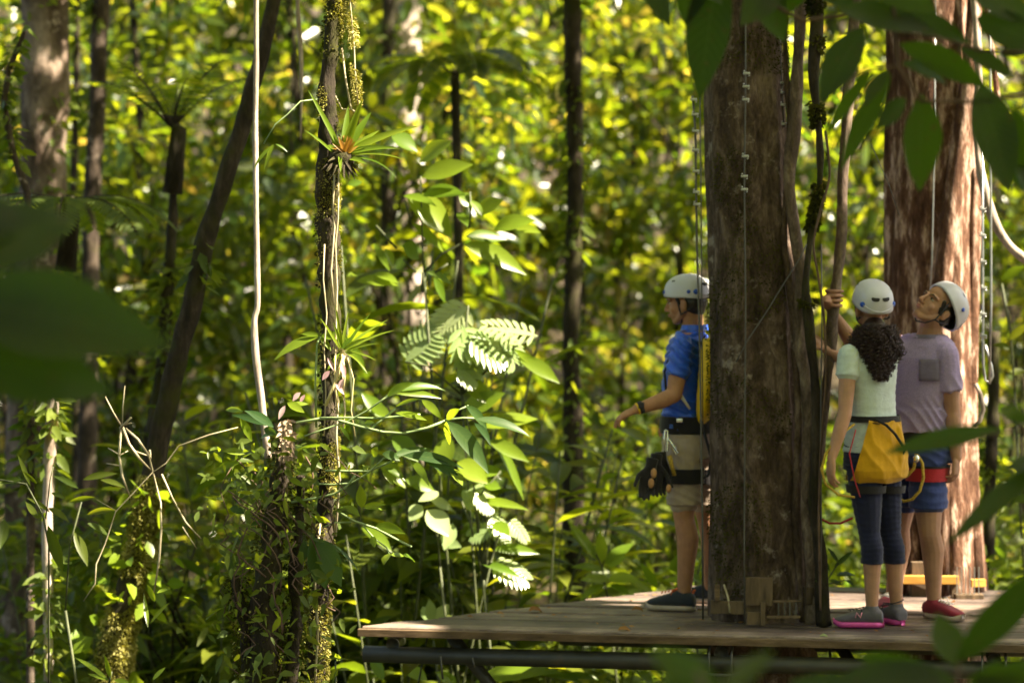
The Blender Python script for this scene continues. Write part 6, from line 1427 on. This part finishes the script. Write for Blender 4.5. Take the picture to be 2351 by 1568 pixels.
# yellow jersey tied round the hips
ys = MB(); tw_ = [(C(2010, 962), .138, .112), (C(2010, 985), .150, .122), (C(2012, 1030), .168, .140), (C(2014, 1075), .172, .150), (C(2014, 1092), .164, .142), (C(2012, 1104), .140, .120)]
ys.loft([ring(c - Vector((.022, 0, 0)), r, f, a + (.014 if c.z > .78 else .004), b + .010) for c, a, b in tw_], 32); ys.caps([C(2060, 985, -.05), C(2062, 1030, -.07), C(2058, 1085, -.08)], [.025, .035, .03])
o = remeshed(ys, 'tied_jersey', M['yellow_cloth'], .0055, 3, pw_, lambda co, n: folds((1, 0, .5), 34, .008, 4)(co, n))
bm_ = bmesh.new(); bm_.from_mesh(o.data); lim0 = C(1925, 1075, 0); lim1 = C(1995, 962, 0)
lim0 = C(1946, 1100); lim1 = C(1984, 968)
bmesh.ops.bisect_plane(bm_, geom=bm_.verts[:] + bm_.edges[:] + bm_.faces[:], plane_co=lim0, plane_no=(-(lim1 - lim0).z, 0, (lim1 - lim0).x), clear_outer=True); bm_.to_mesh(o.data); bm_.free()
m = MB(); m.loft([ring(C(2006, 966), r, f, .142, .116), ring(C(2006, 952), r, f, .138, .112)], 32, cap=False); m.build('harness_belt', M['black_web'], pw_)
m = MB(); m.tube([C(2010, 962, -.135), C(2035, 975, -.145), C(2055, 995, -.13), C(2078, 1030, -.10), C(2070, 1045, -.08)], .008, 6); m.tube([C(1960, 968, -.125), C(1990, 968, -.135), C(2020, 972, -.14)], .003, 6); m.build('harness_strap', M['black_web'], pw_)
m = MB()
for h_, k_ in ((hL, kL), (hR, kR)):
    q = h_.lerp(k_, .32); m.loft([(q + Z * .03, r * .100, f * .102, 2), (q - Z * .008, r * .096, f * .098, 2)], 24, cap=False)
m.build('leg_loop', M['black_web'], pw_)
m = MB(); m.tube([C(1965, 985, -.15), C(1950, 1040, -.17), C(1962, 1100, -.17), C(1975, 1140, -.155)], .0035, 6); m.build('harness_strap', M['red_web'], pw_)
# hair: tight curls over a core
hc = C(2012, 795, -.07)
m = MB(); m.ell(C(2008, 780, -.05), .080, .070, .12); m.ell(C(2022, 815, -.085), .075, .055, .08); m.ell(C(2028, 840, -.10), .035, .03, .05); core = remeshed(m, 'hair', M['hair_curly'], .008, 2, pw_)
m = MB()
for k in range(1200):
    u = random.random(); cz = 742 + 112 * u; wdt = (41 + 13 * math.sin(math.pi * min(1, u * 1.2))) * (1 - max(0, u - .45) * 1.35); cx = 2007 + 14 * u
    vx = cx + wdt * random.uniform(-1, 1) * random.choice((1, 1, 1, 1.13)); edge_ = 1 - ((vx - cx) / max(wdt, 1)) ** 2
    p = A(vx, cz, YW - .04 - .105 * math.sqrt(max(0, edge_)) + random.uniform(-.012, .01)); n_ = 16; rr = random.uniform(.004, .013); ph = random.uniform(0, 6.28); pts = []
    dd = unit((random.uniform(-.5, .5) + (vx - cx) / wdt * .4, random.uniform(-.3, .2), -1)); s1 = dd.orthogonal().normalized(); s2 = dd.cross(s1)
    for i in range(n_): a = ph + i * 1.15; pts.append(p + dd * i * .0033 + s1 * rr * math.cos(a) + s2 * rr * math.sin(a))
    m.tube(pts, [.0019] * (n_ - 1) + [.0008], 3, cap=False)
m.build('curls', M['hair_curly'], pw_)
Hh = Frame(hd.o + Z * .0, hd.f, hd.u); helmet(pw_, Hh, .98)
shoe(pw_, aL, aL + unit((-1, .12, 0)) * .185, 0, M['grey_shoe'], M['pink_sole'], .046, M['strap'])
shoe(pw_, aR, aR + unit((-.45, .9, 0)) * .18, 0, M['grey_shoe'], M['pink_sole'], .046, M['strap'])
m = MB(); q = Vector((aL.x, aL.y - .043, .066)) + Vector((-.075, -.002, 0)); 
m.tube([q + Vector((-.014, 0, -.013)), q + Vector((-.008, -.001, .013)), q + Vector((.012, .001, -.013)), q + Vector((.018, .002, .013))], .0032, 5)
M['pink_mark'] = plain('pink_mark', (.75, .28, .42), .5); m.build('shoe_mark', M['pink_mark'], pw_)
m = MB(); m.tube([Vector((aR.x, aR.y - .033, .115)) + Vector((math.cos(a) * .034, math.sin(a) * .034 + .03, .01 * math.cos(a))) for a in [i * .5 for i in range(13)]], .003, 5); m.build('anklet', M['strap'], pw_)
lp = MB(); P_ = [C(1962, 972, -.15), C(1925, 1000, -.16), C(1896, 1040, -.17), C(1886, 1075, -.17), C(1895, 1110, -.17), C(1925, 1135, -.16), C(1962, 1140, -.14)]; lp.tube(P_, .006, 8, wob=.3, fr=60); tag(lp.build('lanyard', M['rope_yellow']), 'dark yellow-flecked lanyard looping beside the hanging hand of the woman', 'lanyard')
lp = MB(); P_ = [C(1870, 1165, .1), C(1885, 1190, .08), C(1905, 1200, .05), C(1930, 1200, 0), C(1957, 1188, -.05)]; lp.tube(P_, .006, 8); tag(lp.build('safety_strap', M['red_web']), 'red strap sagging low between the liana and the legs of the woman', 'strap')

# ------------------------------------------------------------ man in purple-grey
YP = 12.42
f = unit((-.66, -.75, 0)); r = Vector((f.y, -f.x, 0))          # his right is to the left of the picture
pp = empty('person', (A(2120, 1420, YP).x, YP, 0)); tag(pp, 'man in heather purple t-shirt and blue shorts looking up beside the woman', 'person')
C = lambda vx, vy, dy=0: A(vx, vy, YP + dy)
bl = MB(); hd = Frame(C(2148, 705, -.06), (-.60, -.52, .60), (.6, .1, .72)); head(bl, hd, 1.0)
nb = C(2133, 764, -.02); bl.caps([hd.p(0, -.02, -.05), C(2138, 745, -.03), nb, nb - Z * .05], [.056, .058, .062, .075])
tors = [(C(2108, 1040), .152, .110), (C(2108, 990), .148, .114), (C(2110, 930), .150, .112), (C(2116, 870), .162, .114), (C(2119, 820), .175, .108), (C(2122, 786), .16, .080), (C(2127, 768), .10, .062)]
bl.loft([ring(c, r, f, a - .012, b - .012) for c, a, b in tors], 28)
shR = C(2062, 790, .13); elR = C(1972, 806, .02); wrR = C(1914, 722, -.03)
bl.caps([shR, shR.lerp(elR, .5), elR], [.052, .048, .040]); bl.caps([elR, elR.lerp(wrR, .35), wrR], [.041, .042, .027])
shL = C(2173, 812, -.12); elL = C(2186, 945, -.10); wrL = C(2196, 1050, -.12)
bl.caps([shL, shL.lerp(elL, .5), elL], [.052, .050, .041]); bl.caps([elL, elL.lerp(wrL, .35), wrL], [.041, .041, .027]); hand(bl, wrL, unit((-.08, -.1, -1)), (-.9, .5, 0), .55, 1.0, -1, .05)
# gripping hand round the liana
gv = A(1916, 690, 12.33); ax = unit((.06, 0, 1))
W0 = wrR; pal = A(1902, 700, 12.29)
bl.loft([(W0, Vector((.024, 0, 0)), Vector((0, .02, 0)), 2), (W0.lerp(pal, .6), Vector((.030, .01, 0)), Vector((-.006, .022, 0)), 2.2), (pal + Vector((-.012, 0, .018)), Vector((.026, .02, 0)), Vector((-.012, .030, 0)), 2.4), (pal + Vector((-.014, 0, .050)), Vector((.018, .014, 0)), Vector((-.008, .020, 0)), 2)], 16)
for i in range(4):
    z_ = .055 - i * .0215; c = A(1916 - 2, 690, 12.33) + ax * (z_ - .005); pts = []
    for a in (200, 235, 270, 305, 340): pts.append(c + Vector((math.cos(R(a)) * .044, math.sin(R(a)) * .042, -.003 * i)))
    bl.caps(pts, [.0105, .0105, .010, .0095, .008], 8)
bl.caps([pal + Vector((0, .02, .01)), gv + Vector((-.02, .045, .035)), gv + Vector((.02, .046, .045))], [.014, .012, .010], 8)
hR = C(2082, 1060, .06); kR = C(2064, 1210, .10); aR = C(2050, 1372, .25)
hL = C(2128, 1060, -.06); kL = C(2134, 1220, -.10); aL = C(2144, 1368, -.06)
for h_, k_, a_ in ((hL, kL, aL), (hR, kR, aR)):
    bl.caps([h_, h_.lerp(k_, .5), k_], [.090, .078, .057]); cb = -f * .022
    bl.caps([k_, k_.lerp(a_, .28) + cb, k_.lerp(a_, .6) + cb * .5, a_], [.055, .059, .047, .037]); bl.caps([a_, Vector((a_.x, a_.y, .03))], [.036, .034])
remeshed(bl, 'body', M['skin_man'], .0036, 6, pp)
face_parts(hd, pp)
m = MB(); m.ell(hd.p(0, -.024, .016), .0795, .088, .080, hd.m); m.ell(hd.p(0, -.050, -.012), .072, .056, .066, hd.m)
for s_ in (-1, 1): m.caps([hd.p(s_ * .064, .030, .035), hd.p(s_ * .068, .012, .004)], [.011, .006])
remeshed(m, 'hair', M['hair_black'], .004, 2, pp)
Hh = Frame(hd.p(0, -.022, .006), hd.f * .93 + hd.u * .30, hd.u); helmet(pp, Hh, 1.06, ((183, 74), (-38, 86)), hd)
m = MB(); m.ell(hd.p(.072, .022, -.052), .012, .012, .008, hd.m, 10); m.ell(hd.p(.060, .034, -.078), .010, .012, .008, hd.m, 10); m.build('buckle', M['purple_shirt'], pp)
sh = MB(); sh.loft([ring(c, r, f, a + .008, b + .010) for c, a, b in tors[1:]], 32); sh.loft([ring(C(2110, 990), r, f, .172, .140), ring(C(2114, 935), r, f, .166, .130)], 32)
sleeve(sh, shL, elL, .62, .063, .066); sleeve(sh, shR, elR, .5, .062, .060); sh.loft([(nb - Z * .07, r * .13, f * .10, 2), (nb - Z * .035, r * .098, f * .088, 2), (nb - Z * .012, r * .078, f * .076, 2)], 24)
dfold = unit((-.62, 0, -1)); fd0 = folds((.80, 0, .66), 66, .022, 6); fd = lambda co, n: fd0(co, n) * max(0, min(1, .75 + 1.6 * noise.noise(co * 3.3)))
remeshed(sh, 't_shirt', M['purple_shirt'], .0055, 2, pp, fd)
co = MB(); co.loft([ring(nb - Z * .026, r, f, .092, .086, 2), ring(nb - Z * .006, r, f, .076, .074, 2), ring(nb - Z * .006, r, f, .070, .068, 2)], 26, cap=False); co.build('neckband', M['pocket'], pp)
# chest pocket lies on the shirt
pk = MB(); pc = C(2144, 842); vs = []; nrm = f; base = C(2122, 845)
lc = (pc - base).dot(r)
for i in range(7):
    for j in range(7):
        x = -.142 + .0150 * i; z_ = -.058 + .0185 * j; 
        aa, bb = .172, .124
        yy = bb * (1 - min(.98, abs(x / aa)) ** 2.3) ** (1 / 2.3)
        vs.append(base + r * x + f * (yy + .010) + Z * z_)
pk.add(vs, [(i * 7 + j, (i + 1) * 7 + j, (i + 1) * 7 + j + 1, i * 7 + j + 1) for i in range(6) for j in range(6)]); o = pk.build('pocket', M['pocket'], pp)
sd = o.modifiers.new('s', 'SOLIDIFY'); sd.thickness = .008
st_ = MB(); st_.loft([ring(C(2112, 1000), r, f, .166, .130), ring(C(2112, 1060), r, f, .176, .142)], 30)
for h_, k_ in ((hL, kL), (hR, kR)):
    q = h_.lerp(k_, .66); st_.caps([h_, h_.lerp(k_, .45), h_.lerp(k_, .60)], [.104, .094, .084]); st_.loft([(h_.lerp(k_, .35), r * .096, f * .098, 2.2), (q, r * .098, f * .100, 2.2)], 24)
remeshed(st_, 'shorts', M['denim'], .006, 3, pp, folds((.5, 0, 1), 50, .005, 9))
m = MB(); m.loft([ring(C(2112, 1012), r, f, .176, .142), ring(C(2112, 990), r, f, .174, .140)], 32, cap=False); m.build('harness_belt', M['black_web'], pp)
m = MB(); q = hL.lerp(kL, .12); q2 = hL.lerp(kL, .26); m.loft([(q + Z * .02, r * .112, f * .114, 2.2), (q2, r * .108, f * .112, 2.2)], 26, cap=False); m.build('leg_loop', M['red_web'], pp)
m = MB(); m.loft([(q + Z * .030, r * .114, f * .116, 2.2), (q + Z * .018, r * .115, f * .117, 2.2)], 26, cap=False); m.build('leg_loop_trim', M['black_web'], pp)
shoe(pp, aL, aL + unit((.62, -.78, 0)) * .19, 0, M['maroon'], M['tan_sole'], .047, M['white_lace'])
shoe(pp, aR, aR + unit((-.5, -.85, 0)) * .19, 0, M['maroon'], M['tan_sole'], .047, M['white_lace'])
lp = MB(); lp.tube([C(2098, 1050, -.22), C(2108, 1045, -.24), C(2118, 1062, -.25), C(2120, 1095, -.25), C(2112, 1125, -.25), C(2095, 1145, -.24), C(2075, 1150, -.22), C(2062, 1142, -.2)], .0075, 8, wob=.3, fr=60)
lp.tube([C(2104, 1040, -.24), C(2098, 1075, -.24), C(2082, 1092, -.22), C(2068, 1095, -.2)], .0085, 8, wob=.3, fr=60); tag(lp.build('lanyard', M['rope_yellow']), 'yellow lanyard ropes looping at the hip of the man in purple', 'lanyard')
m = MB(); m.ell(C(2066, 1110, -.22), .010, .010, .022); m.ell(C(2104, 1052, -.25), .016, .014, .022); tag(m.build('carabiner', M['bright_steel']), 'small steel connector on the yellow lanyard between the couple', 'carabiner')
